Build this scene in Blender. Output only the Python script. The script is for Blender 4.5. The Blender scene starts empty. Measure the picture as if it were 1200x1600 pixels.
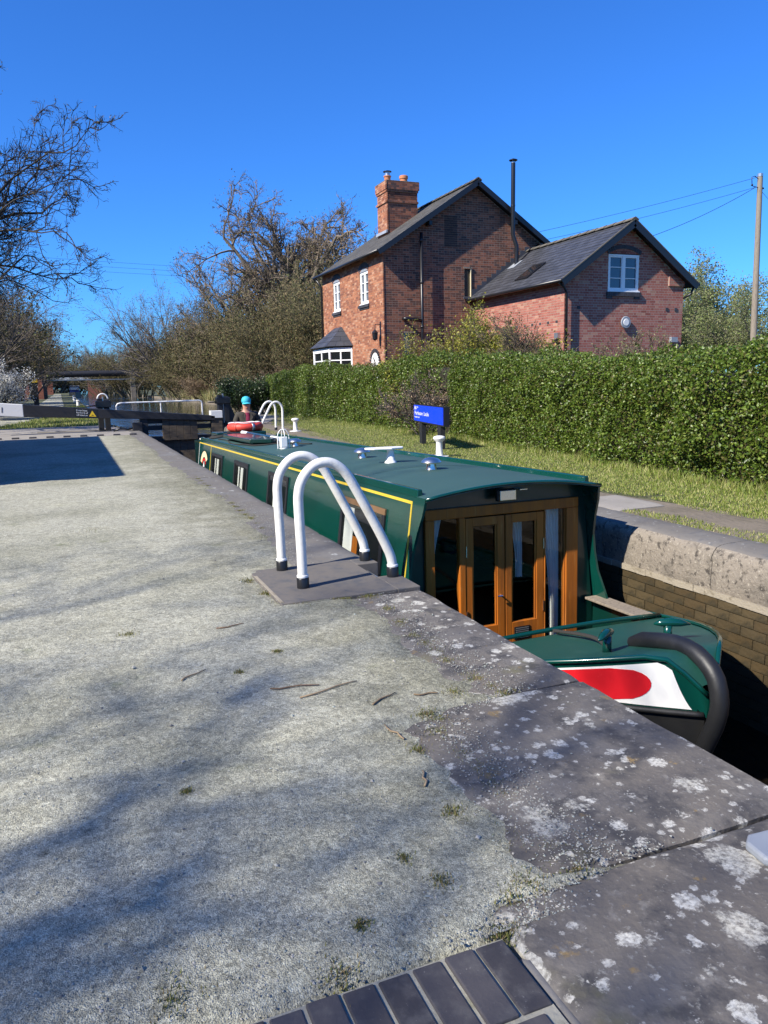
import bpy, bmesh, math, random
import numpy as np
from mathutils import Vector, Matrix
PI = math.pi
sc = bpy.context.scene
col = sc.collection

# ------------------------------------------------------------------ camera
cam_d = bpy.data.cameras.new('camera')
cam = bpy.data.objects.new('camera', cam_d); col.objects.link(cam)
YAW, PIT, ROL = math.radians(22.2), math.radians(9.75), math.radians(-1.29)
Fv = Vector((math.sin(YAW)*math.cos(PIT), math.cos(YAW)*math.cos(PIT), -math.sin(PIT)))
Rv = Vector((math.cos(YAW), -math.sin(YAW), 0)); Uv = Rv.cross(Fv)
R2 = math.cos(ROL)*Rv + math.sin(ROL)*Uv; U2 = -math.sin(ROL)*Rv + math.cos(ROL)*Uv
m3 = Matrix((R2, U2, -Fv)).transposed()
cam.matrix_world = Matrix.Translation((0, 0, 1.3)) @ m3.to_4x4()
cam_d.sensor_fit = 'HORIZONTAL'; cam_d.sensor_width = 36.0; cam_d.lens = 36.0*1190/1200
cam_d.clip_start = 0.05; cam_d.clip_end = 3000
sc.camera = cam

# ------------------------------------------------------------------ sky, sun, exposure
SUN = Vector((1.0, 0.25, -0.85)).normalized()       # direction the light travels
elev = math.asin(-SUN.z); az = math.atan2(-SUN.x, -SUN.y)   # azimuth from +Y towards +X
w = bpy.data.worlds.new('World'); sc.world = w; w.use_nodes = True
nt = w.node_tree; bg = nt.nodes['Background']
sky = nt.nodes.new('ShaderNodeTexSky'); sky.sky_type = 'NISHITA'; sky.sun_disc = False
sky.sun_elevation = elev; sky.sun_rotation = az
sky.air_density = 1.0; sky.dust_density = 0.15; sky.ozone_density = 1.6; sky.altitude = 50
tint = nt.nodes.new('ShaderNodeVectorMath'); tint.operation = 'MULTIPLY'; tint.inputs[1].default_value = (0.26, 0.74, 1.56)   # the deep clear blue of this day, the same all over
nt.links.new(sky.outputs[0], tint.inputs[0]); nt.links.new(tint.outputs[0], bg.inputs['Color'])
bg.inputs['Strength'].default_value = 0.078
sl = bpy.data.lights.new('sun', 'SUN'); sl.energy = 5.0; sl.angle = math.radians(0.53); sl.color = (1.0, 0.94, 0.83)
so = bpy.data.objects.new('sun', sl); col.objects.link(so); so.rotation_euler = SUN.to_track_quat('-Z', 'Y').to_euler(); so.location = (-20, -5, 30)
sc.view_settings.view_transform = 'Standard'; sc.view_settings.look = 'None'; sc.view_settings.exposure = 0.8; sc.view_settings.gamma = 1.0

rng = np.random.default_rng(7); random.seed(7)

# ------------------------------------------------------------------ materials
def ramp01(nt, src, lo, hi):
    n = nt.nodes.new('ShaderNodeMapRange'); n.inputs['From Min'].default_value = lo; n.inputs['From Max'].default_value = hi
    n.interpolation_type = 'SMOOTHSTEP'; nt.links.new(src, n.inputs['Value']); return n.outputs['Result']
def c4(c): return (c[0], c[1], c[2], 1.0)
MATS = {}
def M(name, base, rough=.7, layers=(), bump=(), var=0, varcols=None, metal=0.0, coat=0.0, spec=.5, trans=0.0, scale=(1, 1, 1), lichen=(), glass=False):
    """Principled material. layers: (scale, colour, lo, hi) noise masks; bump: (kind, scale, strength, distance);
    var: brightness change per piece; varcols: colours picked per piece; lichen: (scale, size, colour)."""
    m = bpy.data.materials.new(name); m.use_nodes = True; t = m.node_tree; L = t.links.new
    b = t.nodes['Principled BSDF']; out = t.nodes['Material Output']
    tc = t.nodes.new('ShaderNodeTexCoord'); mp = t.nodes.new('ShaderNodeMapping'); mp.inputs['Scale'].default_value = scale
    L(tc.outputs['Object'], mp.inputs['Vector']); co = mp.outputs[0]
    rgb = t.nodes.new('ShaderNodeRGB'); rgb.outputs[0].default_value = c4(base); c = rgb.outputs[0]
    rnd = None
    if var or varcols:
        oi = t.nodes.new('ShaderNodeObjectInfo'); ge = t.nodes.new('ShaderNodeNewGeometry')
        ad = t.nodes.new('ShaderNodeMath'); ad.operation = 'ADD'; L(oi.outputs['Random'], ad.inputs[0]); L(ge.outputs['Random Per Island'], ad.inputs[1])
        fr = t.nodes.new('ShaderNodeMath'); fr.operation = 'FRACT'; L(ad.outputs[0], fr.inputs[0]); rnd = fr.outputs[0]
    if varcols:
        cr = t.nodes.new('ShaderNodeValToRGB'); cr.color_ramp.interpolation = 'CONSTANT'
        el = cr.color_ramp.elements
        while len(el) < len(varcols): el.new(0.5)
        for i, v in enumerate(varcols): el[i].position = i/len(varcols); el[i].color = c4(v)
        L(rnd, cr.inputs[0]); c = cr.outputs[0]
    if var:
        m2 = t.nodes.new('ShaderNodeMath'); m2.operation = 'MULTIPLY'; m2.inputs[1].default_value = 7.13; L(rnd, m2.inputs[0])
        f2 = t.nodes.new('ShaderNodeMath'); f2.operation = 'FRACT'; L(m2.outputs[0], f2.inputs[0])
        mr = t.nodes.new('ShaderNodeMapRange'); mr.inputs['To Min'].default_value = 1-var; mr.inputs['To Max'].default_value = 1+var; L(f2.outputs[0], mr.inputs[0])
        vm = t.nodes.new('ShaderNodeVectorMath'); vm.operation = 'SCALE'; L(c, vm.inputs[0]); L(mr.outputs[0], vm.inputs['Scale']); c = vm.outputs[0]
    for (s, cc, lo, hi) in layers:
        n = t.nodes.new('ShaderNodeTexNoise'); n.inputs['Scale'].default_value = s; n.inputs['Detail'].default_value = 6; n.inputs['Roughness'].default_value = .62
        L(co, n.inputs['Vector']); mk = ramp01(t, n.outputs[0], lo, hi)
        mx = t.nodes.new('ShaderNodeMix'); mx.data_type = 'RGBA'; L(mk, mx.inputs['Factor']); L(c, mx.inputs['A']); mx.inputs['B'].default_value = c4(cc); c = mx.outputs['Result']
    for (s, size, cc) in lichen:
        n = t.nodes.new('ShaderNodeTexNoise'); n.inputs['Scale'].default_value = s*2.2; n.inputs['Detail'].default_value = 5; L(co, n.inputs['Vector'])
        sb = t.nodes.new('ShaderNodeVectorMath'); sb.operation = 'SCALE'; sb.inputs['Scale'].default_value = .55/s; L(n.outputs['Color'], sb.inputs[0])
        av = t.nodes.new('ShaderNodeVectorMath'); av.operation = 'ADD'; L(co, av.inputs[0]); L(sb.outputs[0], av.inputs[1])
        v = t.nodes.new('ShaderNodeTexVoronoi'); v.inputs['Scale'].default_value = s; L(av.outputs[0], v.inputs['Vector'])
        sx = t.nodes.new('ShaderNodeSeparateColor'); L(v.outputs['Color'], sx.inputs[0])
        pw = t.nodes.new('ShaderNodeMath'); pw.operation = 'POWER'; pw.inputs[1].default_value = 3.0; L(sx.outputs[0], pw.inputs[0])
        ml = t.nodes.new('ShaderNodeMath'); ml.operation = 'MULTIPLY'; ml.inputs[1].default_value = size; L(pw.outputs[0], ml.inputs[0])
        su = t.nodes.new('ShaderNodeMath'); su.operation = 'SUBTRACT'; L(ml.outputs[0], su.inputs[0]); L(v.outputs['Distance'], su.inputs[1])
        n3 = t.nodes.new('ShaderNodeTexNoise'); n3.inputs['Scale'].default_value = s*6; n3.inputs['Detail'].default_value = 6; n3.inputs['Roughness'].default_value = .7; L(co, n3.inputs['Vector'])
        ma = t.nodes.new('ShaderNodeMath'); ma.operation = 'MULTIPLY_ADD'; ma.inputs[1].default_value = .75; L(n3.outputs[0], ma.inputs[0]); L(su.outputs[0], ma.inputs[2])
        mk = ramp01(t, ma.outputs[0], 0.37, 0.50)
        n4 = t.nodes.new('ShaderNodeTexNoise'); n4.inputs['Scale'].default_value = 70; n4.inputs['Detail'].default_value = 5; n4.inputs['Roughness'].default_value = .75; L(co, n4.inputs['Vector'])
        mr4 = t.nodes.new('ShaderNodeMapRange'); mr4.inputs['From Min'].default_value = .36; mr4.inputs['From Max'].default_value = .60; mr4.inputs['To Min'].default_value = .12; mr4.inputs['To Max'].default_value = .95; L(n4.outputs[0], mr4.inputs[0])
        mk2 = t.nodes.new('ShaderNodeMath'); mk2.operation = 'MULTIPLY'; L(mk, mk2.inputs[0]); L(mr4.outputs[0], mk2.inputs[1]); mk = mk2.outputs[0]
        mx = t.nodes.new('ShaderNodeMix'); mx.data_type = 'RGBA'; L(mk, mx.inputs['Factor']); L(c, mx.inputs['A']); mx.inputs['B'].default_value = c4(cc); c = mx.outputs['Result']
    L(c, b.inputs['Base Color'])
    prev = None
    for (kind, s, st, dist) in bump:
        if kind == 'noise':
            n = t.nodes.new('ShaderNodeTexNoise'); n.inputs['Scale'].default_value = s; n.inputs['Detail'].default_value = 5; h = n.outputs[0]
        else:
            n = t.nodes.new('ShaderNodeTexVoronoi'); n.inputs['Scale'].default_value = s; h = n.outputs['Distance']
        L(co, n.inputs['Vector'])
        bp = t.nodes.new('ShaderNodeBump'); bp.inputs['Strength'].default_value = st; bp.inputs['Distance'].default_value = dist; L(h, bp.inputs['Height'])
        if kind == 'vor': bp.invert = True
        if prev: L(prev, bp.inputs['Normal'])
        prev = bp.outputs[0]
    if prev: L(prev, b.inputs['Normal'])
    b.inputs['Roughness'].default_value = rough; b.inputs['Metallic'].default_value = metal
    b.inputs['Coat Weight'].default_value = coat; b.inputs['Coat Roughness'].default_value = .04
    b.inputs['Specular IOR Level'].default_value = spec
    if glass:
        b.inputs['Transmission Weight'].default_value = 0.0
        tr = t.nodes.new('ShaderNodeBsdfTransparent'); tr.inputs[0].default_value = (.93, .95, .94, 1)
        gl = t.nodes.new('ShaderNodeBsdfGlossy'); gl.inputs['Roughness'].default_value = .02
        fz = t.nodes.new('ShaderNodeFresnel'); fz.inputs[0].default_value = 1.5
        gb = t.nodes.new('ShaderNodeNewGeometry'); iv = t.nodes.new('ShaderNodeMath'); iv.operation = 'SUBTRACT'; iv.inputs[0].default_value = 1.0; L(gb.outputs['Backfacing'], iv.inputs[1])
        mu = t.nodes.new('ShaderNodeMath'); mu.operation = 'MULTIPLY'; L(fz.outputs[0], mu.inputs[0]); L(iv.outputs[0], mu.inputs[1])
        ms = t.nodes.new('ShaderNodeMixShader'); L(mu.outputs[0], ms.inputs[0]); L(tr.outputs[0], ms.inputs[1]); L(gl.outputs[0], ms.inputs[2]); L(ms.outputs[0], out.inputs[0])
    if trans:
        tl = t.nodes.new('ShaderNodeBsdfTranslucent'); L(c, tl.inputs[0]); ms = t.nodes.new('ShaderNodeMixShader'); ms.inputs[0].default_value = trans
        L(b.outputs[0], ms.inputs[1]); L(tl.outputs[0], ms.inputs[2]); L(ms.outputs[0], out.inputs[0])
    MATS[name] = m
    return m

def gravel_mat():
    m = M('gravel', (.37, .36, .285), .95, spec=.15, layers=[(.55, (.27, .265, .20), .42, .66), (1.7, (.41, .395, .30), .5, .75), (5., (.25, .24, .18), .55, .8), (2.3, (.19, .2, .11), .60, .78), (14., (.2, .195, .15), .6, .75)],
          bump=[('vor', 260, .7, .0035), ('noise', 45, .6, .008)])
    t = m.node_tree; L = t.links.new; b = t.nodes['Principled BSDF']
    src = b.inputs['Base Color'].links[0].from_socket
    tc = t.nodes.new('ShaderNodeTexCoord')
    # soil and moss worked into the grit along the stones (the edge where nobody walks)
    sx_ = t.nodes.new('ShaderNodeSeparateXYZ'); L(tc.outputs['Object'], sx_.inputs[0]); nz = t.nodes.new('ShaderNodeTexNoise'); nz.inputs['Scale'].default_value = 2.6; nz.inputs['Detail'].default_value = 7; nz.inputs['Roughness'].default_value = .65; L(tc.outputs['Object'], nz.inputs['Vector'])
    ad = t.nodes.new('ShaderNodeMath'); ad.operation = 'MULTIPLY_ADD'; ad.inputs[1].default_value = 2.6; L(nz.outputs[0], ad.inputs[0]); L(sx_.outputs[0], ad.inputs[2]); mk = ramp01(t, ad.outputs[0], 1.9, 3.0)
    mm = t.nodes.new('ShaderNodeMath'); mm.operation = 'MULTIPLY'; mm.inputs[1].default_value = .72; L(mk, mm.inputs[0])
    mx = t.nodes.new('ShaderNodeMix'); mx.data_type = 'RGBA'; L(mm.outputs[0], mx.inputs['Factor']); L(src, mx.inputs['A']); mx.inputs['B'].default_value = (.175, .168, .115, 1); src = mx.outputs['Result']
    for s, lo, hi in ((330, .62, 1.32), (120, .74, 1.24), (38, .82, 1.16)):
        v = t.nodes.new('ShaderNodeTexVoronoi'); v.inputs['Scale'].default_value = s; L(tc.outputs['Object'], v.inputs['Vector'])
        sx = t.nodes.new('ShaderNodeSeparateColor'); L(v.outputs['Color'], sx.inputs[0])
        mr = t.nodes.new('ShaderNodeMapRange'); mr.inputs['To Min'].default_value = lo; mr.inputs['To Max'].default_value = hi; L(sx.outputs[0], mr.inputs[0])
        vm = t.nodes.new('ShaderNodeVectorMath'); vm.operation = 'SCALE'; L(src, vm.inputs[0]); L(mr.outputs[0], vm.inputs['Scale']); src = vm.outputs[0]
    L(src, b.inputs['Base Color']); return m
gravel_mat()
M('pebble', (.25, .25, .23), .85, varcols=[(.32, .32, .29), (.22, .22, .2), (.13, .13, .13), (.36, .34, .3), (.27, .29, .26)], var=.2)
M('stone', (0.129, 0.115, 0.101), .9, spec=.2, layers=[(2.2, (0.168, 0.153, 0.135), .42, .68), (6., (0.070, 0.066, 0.065), .48, .66), (16., (0.196, 0.179, 0.156), .56, .72), (60., (0.243, 0.233, 0.207), .58, .72), (3.1, (0.141, 0.131, 0.073), .58, .78)],
  bump=[('noise', 60, .5, .006), ('noise', 9, .5, .02)], lichen=[(5.5, .50, (.50, .48, .41)), (14., .56, (.60, .58, .51)), (30., .5, (.52, .5, .44)), (8., .30, (.26, .18, .08))])
M('stone_worn', (0.151, 0.139, 0.125), .88, spec=.2, layers=[(1.4, (0.170, 0.163, 0.156), .45, .7), (14., (0.106, 0.106, 0.110), .5, .75)], bump=[('noise', 50, .4, .004)], lichen=[(7., .33, (0.424, 0.431, 0.414)), (21., .3, (0.390, 0.396, 0.368))])
M('slab', (0.136, 0.123, 0.111), .9, spec=.2, layers=[(9., (0.093, 0.093, 0.098), .45, .7), (70., (0.187, 0.178, 0.178), .6, .75)], bump=[('noise', 120, .5, .003)])
M('concrete_old', (0.234, 0.202, 0.164), .95, spec=.2, layers=[(3., (0.150, 0.131, 0.108), .42, .66), (16., (0.070, 0.061, 0.052), .52, .66), (38., (0.337, 0.299, 0.243), .56, .68), (90., (0.094, 0.085, 0.075), .58, .68)], bump=[('noise', 40, .8, .012), ('noise', 140, .6, .004)])
M('concrete_pale', (0.285, 0.247, 0.188), .95, layers=[(12., (0.180, 0.150, 0.105), .5, .7)], bump=[('noise', 60, .7, .01)])
M('paving', (0.261, 0.239, 0.211), .92, layers=[(1.5, (0.207, 0.189, 0.167), .45, .7), (30., (0.306, 0.288, 0.261), .6, .75)], bump=[('noise', 40, .4, .005)])
M('soil', (.17, .14, .105), .95, layers=[(2., (.12, .10, .07), .4, .7), (25., (.24, .2, .15), .6, .8)], bump=[('noise', 20, .8, .02)])
M('ground', (.075, .085, .035), .95, layers=[(.3, (.09, .085, .04), .4, .7), (3., (.05, .06, .025), .5, .8)], bump=[('noise', 6, .8, .05)])
M('blue_brick', (.058, .054, .058), .7, spec=.25, layers=[(12., (.10, .095, .092), .46, .72), (120., (.2, .19, .18), .64, .75)], bump=[('noise', 90, .4, .003)], var=.2)
M('mortar', (0.368, 0.320, 0.264), .95, bump=[('noise', 60, .5, .006)])
M('grout', (.30, .285, .23), .95, layers=[(9., (.2, .19, .13), .5, .7)], bump=[('noise', 80, .6, .005)])
M('mortar_tan', (.27, .2, .14), .95, layers=[(5., (.2, .14, .095), .45, .7)])
M('mortar_dark', (.27, .215, .165), .95, layers=[(1.2, (.11, .09, .075), .5, .72)])
M('lock_brick', (0.054, 0.037, 0.017), .6, varcols=[(0.058, 0.039, 0.016), (0.065, 0.044, 0.019), (0.053, 0.037, 0.016), (0.068, 0.049, 0.023)], var=.12, layers=[(3.5, (0.027, 0.023, 0.012), .42, .68), (40., (0.150, 0.129, 0.082), .66, .76), (14., (0.034, 0.027, 0.014), .5, .7)], bump=[('noise', 35, .6, .006)])
M('lock_mortar', (.055, .042, .022), .9, layers=[(6, (.05, .04, .02), .4, .7)])
BR = [(0.311, 0.115, 0.056), (0.348, 0.137, 0.067), (0.274, 0.096, 0.048), (0.370, 0.163, 0.089), (0.229, 0.081, 0.044), (0.326, 0.122, 0.059), (0.200, 0.074, 0.044), (0.385, 0.200, 0.122)]
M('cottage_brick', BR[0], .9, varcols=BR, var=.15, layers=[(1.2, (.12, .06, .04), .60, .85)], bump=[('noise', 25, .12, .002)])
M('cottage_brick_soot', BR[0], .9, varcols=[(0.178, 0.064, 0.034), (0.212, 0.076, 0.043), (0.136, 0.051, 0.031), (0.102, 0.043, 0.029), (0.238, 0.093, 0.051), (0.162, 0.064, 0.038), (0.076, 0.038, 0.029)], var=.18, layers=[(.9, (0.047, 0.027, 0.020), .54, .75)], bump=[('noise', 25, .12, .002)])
M('annex_brick', BR[0], .88, varcols=[(0.324, 0.108, 0.076), (0.288, 0.090, 0.065), (0.346, 0.126, 0.090), (0.310, 0.101, 0.072), (0.360, 0.180, 0.122), (0.310, 0.108, 0.076), (0.252, 0.071, 0.050), (0.317, 0.119, 0.086)], var=.12, bump=[('noise', 25, .12, .002)])
M('dark_brick', (.045, .043, .05), .7, var=.25, bump=[('noise', 40, .4, .004)])
M('soot_brick', (.06, .036, .03), .9, var=.3)
M('brick_plain', (.28, .10, .06), .9, layers=[(6., (.2, .07, .045), .45, .65), (20., (.34, .16, .1), .55, .75)], bump=[('noise', 30, .6, .01)])
M('slate', (0.047, 0.049, 0.058), .5, var=.28, layers=[(3., (0.072, 0.068, 0.064), .5, .8)], bump=[('noise', 25, .35, .004)])
M('slate_old', (.085, .08, .072), .8, var=.3, layers=[(2., (.13, .12, .10), .5, .8), (14., (.06, .055, .05), .5, .8)], bump=[('noise', 25, .5, .006)])
M('ridge_tile', (0.104, 0.092, 0.072), .85, layers=[(8., (0.160, 0.144, 0.104), .5, .75)], var=.2, bump=[('noise', 30, .4, .005)])
M('black_paint', (.012, .012, .014), .35, bump=[('noise', 20, .15, .004)])
M('black_timber', (.014, .014, .016), .55, layers=[(5., (.03, .03, .034), .5, .8)], bump=[('noise', 18, .5, .006)], scale=(1, 6, 6))
M('white_paint', (.74, .73, .70), .45, layers=[(9., (.62, .60, .55), .58, .8), (55., (.35, .28, .2), .74, .8)], bump=[('noise', 45, .35, .003)])
M('rail_white', (.70, .69, .65), .5, layers=[(6., (.58, .56, .5), .5, .75), (38., (.25, .17, .1), .68, .74), (90., (.4, .36, .3), .66, .74)], bump=[('noise', 30, .5, .004)])
M('white_clean', (.80, .80, .78), .4)
M('cream', (.70, .58, .36), .5)
M('lead', (.25, .27, .30), .5, layers=[(6, (.4, .42, .45), .5, .8)])
M('galv', (.45, .46, .47), .35, metal=.8)
M('chrome', (.86, .78, .66), .27, metal=1.0)
M('terracotta', (.50, .19, .08), .8, layers=[(9., (.3, .12, .06), .5, .8)])
M('window_dark', (.012, .014, .016), .04, spec=.9)
M('window_blue', (.03, .045, .065), .03, spec=1.0)
M('glass', (.5, .5, .5), .02, glass=True)
M('curtain', (.72, .70, .66), .9, bump=[('noise', 8, .4, .01)], scale=(9, 9, .5))
M('boat_green', (0.002, 0.045, 0.034), .22, coat=.6, bump=[('noise', 3, .05, .01)], layers=[(2.2, (0.003, 0.053, 0.040), .5, .8)])
M('boat_green_dark', (.002, .026, .020), .3, coat=.4)
M('roof_green', (0.027, 0.072, 0.066), .66, layers=[(1.1, (0.034, 0.084, 0.077), .4, .7), (40, (0.040, 0.096, 0.088), .6, .8)], bump=[('noise', 150, .3, .002)])
M('deck_green', (.010, .062, .048), .5, layers=[(4., (.02, .08, .062), .5, .75), (30., (.05, .09, .075), .66, .76)], bump=[('noise', 40, .2, .002)])
M('hull_black', (.012, .012, .012), .55, bump=[('noise', 20, .3, .006)])
M('boat_yellow', (.60, .43, .04), .35)
M('boat_red', (.62, .012, .02), .4, layers=[(30, (.68, .05, .05), .6, .75)])
M('boat_white', (.80, .79, .76), .4)
M('varnished', (0.396, 0.117, 0.014), .42, coat=.06, spec=.2, layers=[(2., (0.288, 0.090, 0.016), .4, .65), (5., (0.450, 0.180, 0.045), .55, .75)], bump=[('noise', 12, .2, .003)], scale=(7, 7, .6))
M('rubber', (.012, .0125, .014), .5, layers=[(12, (.022, .022, .024), .5, .8), (50, (.05, .05, .05), .68, .78)], bump=[('noise', 60, .25, .003)])
M('rope_dark', (.025, .024, .022), .95, bump=[('noise', 120, .8, .004)])
M('interior', (.16, .09, .04), .8)
M('red_vinyl', (.62, .055, .035), .5, layers=[(12, (.48, .05, .03), .5, .8)], bump=[('noise', 14, .4, .01)])
M('water', (.018, .022, .014), .035, spec=.6, bump=[('noise', 1.6, .8, .16), ('noise', 6., .4, .04)], scale=(1, .6, 1))
M('lock_water', (.006, .006, .004), .05, bump=[('noise', 2.5, .08, .03)])
M('sign_blue', (.0, .045, .75), .4)
M('sign_yellow', (.75, .5, .02), .5)
M('wood_pole', (.24, .20, .155), .9, layers=[(6, (.16, .13, .10), .45, .7)], bump=[('noise', 16, .5, .008)], scale=(6, 6, .8))
M('gate_wood', (.10, .075, .05), .85, layers=[(4, (.045, .038, .03), .45, .7), (9., (.16, .125, .085), .58, .8)], bump=[('noise', 14, .6, .008)], scale=(1, 5, 5))
M('bark', (.075, .062, .048), .95, layers=[(3, (.10, .095, .06), .5, .75)], bump=[('noise', 14, .9, .03)], scale=(1, 1, .4))
M('bark_dark', (.035, .029, .024), .95, layers=[(3, (.06, .055, .035), .5, .8)], bump=[('noise', 14, .9, .03)])
M('twig', (0.113, 0.083, 0.054), .9, var=.25)
M('twig_olive', (.13, .108, .052), .9, var=.3)
M('twig_grey', (.12, .10, .085), .9, var=.25)
M('bud', (.13, .12, .045), .8, varcols=[(.15, .13, .05), (.11, .12, .035), (.18, .13, .06), (.10, .085, .04)], var=.25, trans=.25)
M('leaf_hedge', (0.069, 0.116, 0.018), .42, varcols=[(0.107, 0.170, 0.018), (0.086, 0.141, 0.016), (0.138, 0.204, 0.025), (0.065, 0.112, 0.014), (0.172, 0.218, 0.036), (0.112, 0.107, 0.027)], var=.3, trans=.3)
M('leaf_dark', (.03, .055, .014), .35, varcols=[(.03, .055, .014), (.04, .075, .016), (.02, .04, .012), (.06, .09, .02)], var=.3, trans=.2)
M('leaf_fresh', (0.200, 0.237, 0.075), .5, varcols=[(0.213, 0.250, 0.075), (0.163, 0.213, 0.062), (0.263, 0.263, 0.112), (0.188, 0.188, 0.088)], var=.25, trans=.35)
M('leaf_yellow', (.30, .29, .03), .5, varcols=[(.30, .28, .03), (.22, .23, .03), (.36, .33, .05), (.14, .16, .025)], var=.2, trans=.35)
M('leaf_dry', (.22, .15, .085), .8, varcols=[(.22, .15, .085), (.16, .10, .06), (.28, .2, .12)], var=.25)
M('blossom', (.75, .73, .66), .7, var=.15, trans=.3)
M('grass', (0.181, 0.235, 0.034), .6, varcols=[(0.181, 0.244, 0.034), (0.228, 0.274, 0.047), (0.133, 0.196, 0.025), (0.343, 0.342, 0.111), (0.400, 0.371, 0.153)], var=.25, trans=.3)
M('moss', (.13, .14, .035), .9, varcols=[(.13, .14, .03), (.17, .16, .045), (.08, .10, .025), (.2, .15, .07)], var=.3)
M('reed', (.33, .30, .12), .8, varcols=[(.36, .31, .16), (.2, .24, .06), (.42, .36, .2)], var=.2)
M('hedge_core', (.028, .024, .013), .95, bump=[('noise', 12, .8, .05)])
M('skin', (.52, .28, .20), .5)
M('hair_grey', (.35, .33, .31), .8)
M('jacket', (.040, .034, .024), .8, layers=[(6, (.06, .05, .035), .5, .75)], bump=[('noise', 9, .5, .02)])
M('shirt', (.20, .012, .045), .8, bump=[('noise', 15, .3, .01)])
M('trousers', (.03, .035, .05), .85)
M('cap', (.04, .42, .52), .7)
M('cladding_white', (.5, .5, .48), .7)
M('boat_blue', (.02, .035, .14), .4)

# ------------------------------------------------------------------ mesh helpers
class G:
    def __init__(s): s.v = []; s.f = []; s.n = 0
    def add(s, v, f):
        v = np.asarray(v, float).reshape(-1, 3); s.v.append(v); s.f += [tuple(int(i)+s.n for i in q) for q in f]; s.n += len(v); return s
    def box(s, x0, x1, y0, y1, z0, z1):
        return s.add([(x0,y0,z0),(x1,y0,z0),(x1,y1,z0),(x0,y1,z0),(x0,y0,z1),(x1,y0,z1),(x1,y1,z1),(x0,y1,z1)], [(0,3,2,1),(4,5,6,7),(0,1,5,4),(1,2,6,5),(2,3,7,6),(3,0,4,7)])
    def hexa(s, p): return s.add(p, [(0,3,2,1),(4,5,6,7),(0,1,5,4),(1,2,6,5),(2,3,7,6),(3,0,4,7)])
    def bar(s, a, b, wx, wy, up=(0, 0, 1)):
        a, b, up = Vector(a), Vector(b), Vector(up); d = (b-a).normalized(); r = d.cross(up).normalized(); u = r.cross(d)
        p = []
        for c in (a, b):
            for i, j in ((-1,-1),(1,-1),(1,1),(-1,1)): p.append(c + r*(i*wx/2) + u*(j*wy/2))
        q = [p[0],p[1],p[2],p[3],p[4],p[5],p[6],p[7]]
        return s.add(q, [(0,1,2,3),(7,6,5,4),(0,4,5,1),(1,5,6,2),(2,6,7,3),(3,7,4,0)])
    def tube(s, pts, r, k=12, cap=True):
        pts = [Vector(p) for p in pts]; n = len(pts); rs = r if hasattr(r, '__len__') else [r]*n
        d0 = (pts[1]-pts[0]).normalized(); u = d0.orthogonal().normalized(); V = []
        for i in range(n):
            d = (pts[min(i+1,n-1)]-pts[max(i-1,0)]).normalized(); u = (u - d*u.dot(d)).normalized(); b = d.cross(u)
            for j in range(k): a = 2*PI*j/k; V.append(pts[i]+(u*math.cos(a)+b*math.sin(a))*rs[i])
        F = [(i*k+j, i*k+(j+1)%k, (i+1)*k+(j+1)%k, (i+1)*k+j) for i in range(n-1) for j in range(k)]
        if cap: F += [tuple(reversed(range(k))), tuple((n-1)*k+j for j in range(k))]
        return s.add(V, F)
    def lathe(s, prof, c=(0,0,0), k=20, ax='z'):
        V = []; F = []; n = len(prof)
        for r, z in prof:
            for j in range(k):
                a = 2*PI*j/k; p = (r*math.cos(a), r*math.sin(a), z)
                if ax == 'x': p = (z, p[0], p[1])
                if ax == 'y': p = (p[0], z, p[1])
                V.append((c[0]+p[0], c[1]+p[1], c[2]+p[2]))
        F = [(i*k+j, i*k+(j+1)%k, (i+1)*k+(j+1)%k, (i+1)*k+j) for i in range(n-1) for j in range(k)]
        F += [tuple(reversed(range(k))), tuple((n-1)*k+j for j in range(k))]
        return s.add(V, F)
    def prism(s, poly, a, b, ax='z'):
        n = len(poly); f = {'z': lambda p, t: (p[0], p[1], t), 'x': lambda p, t: (t, p[0], p[1]), 'y': lambda p, t: (p[0], t, p[1])}[ax]
        V = [f(p, a) for p in poly] + [f(p, b) for p in poly]
        return s.add(V, [tuple(reversed(range(n))), tuple(range(n, 2*n))] + [(i, (i+1) % n, n+(i+1) % n, n+i) for i in range(n)])
    def build(s, name, mat, parent=None, smooth=False, bevel=0, seg=2, local=False):
        V = np.concatenate(s.v) if s.v else np.zeros((0, 3))
        return mesh_obj(name, V, s.f, mat, parent, smooth, bevel, seg, local)

def root_of(o):
    while o.parent: o = o.parent
    return o
def finish(o, mat, parent, smooth, bevel, seg):
    me = o.data
    if mat: me.materials.append(MATS[mat])
    col.objects.link(o)
    if parent: o.parent = parent
    if smooth:
        me.polygons.foreach_set('use_smooth', [True]*len(me.polygons))
        if smooth == 'auto':
            es = o.modifiers.new('split', 'EDGE_SPLIT'); es.split_angle = math.radians(38)
    if bevel:
        b = o.modifiers.new('bevel', 'BEVEL'); b.width = bevel; b.segments = seg; b.limit_method = 'ANGLE'; b.angle_limit = math.radians(40)
    return o
def mesh_obj(name, V, F, mat, parent=None, smooth=False, bevel=0, seg=2, local=False):
    V = np.asarray(V, float)
    if parent is not None and not local: V = V - np.array(root_of(parent).location)
    me = bpy.data.meshes.new(name); me.from_pydata(V.tolist(), [], F); me.validate(); me.update()
    if not isinstance(smooth, str) or True:
        bm = bmesh.new(); bm.from_mesh(me); bmesh.ops.recalc_face_normals(bm, faces=bm.faces); bm.to_mesh(me); bm.free()
    return finish(bpy.data.objects.new(name, me), mat, parent, smooth, bevel, seg)
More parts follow.
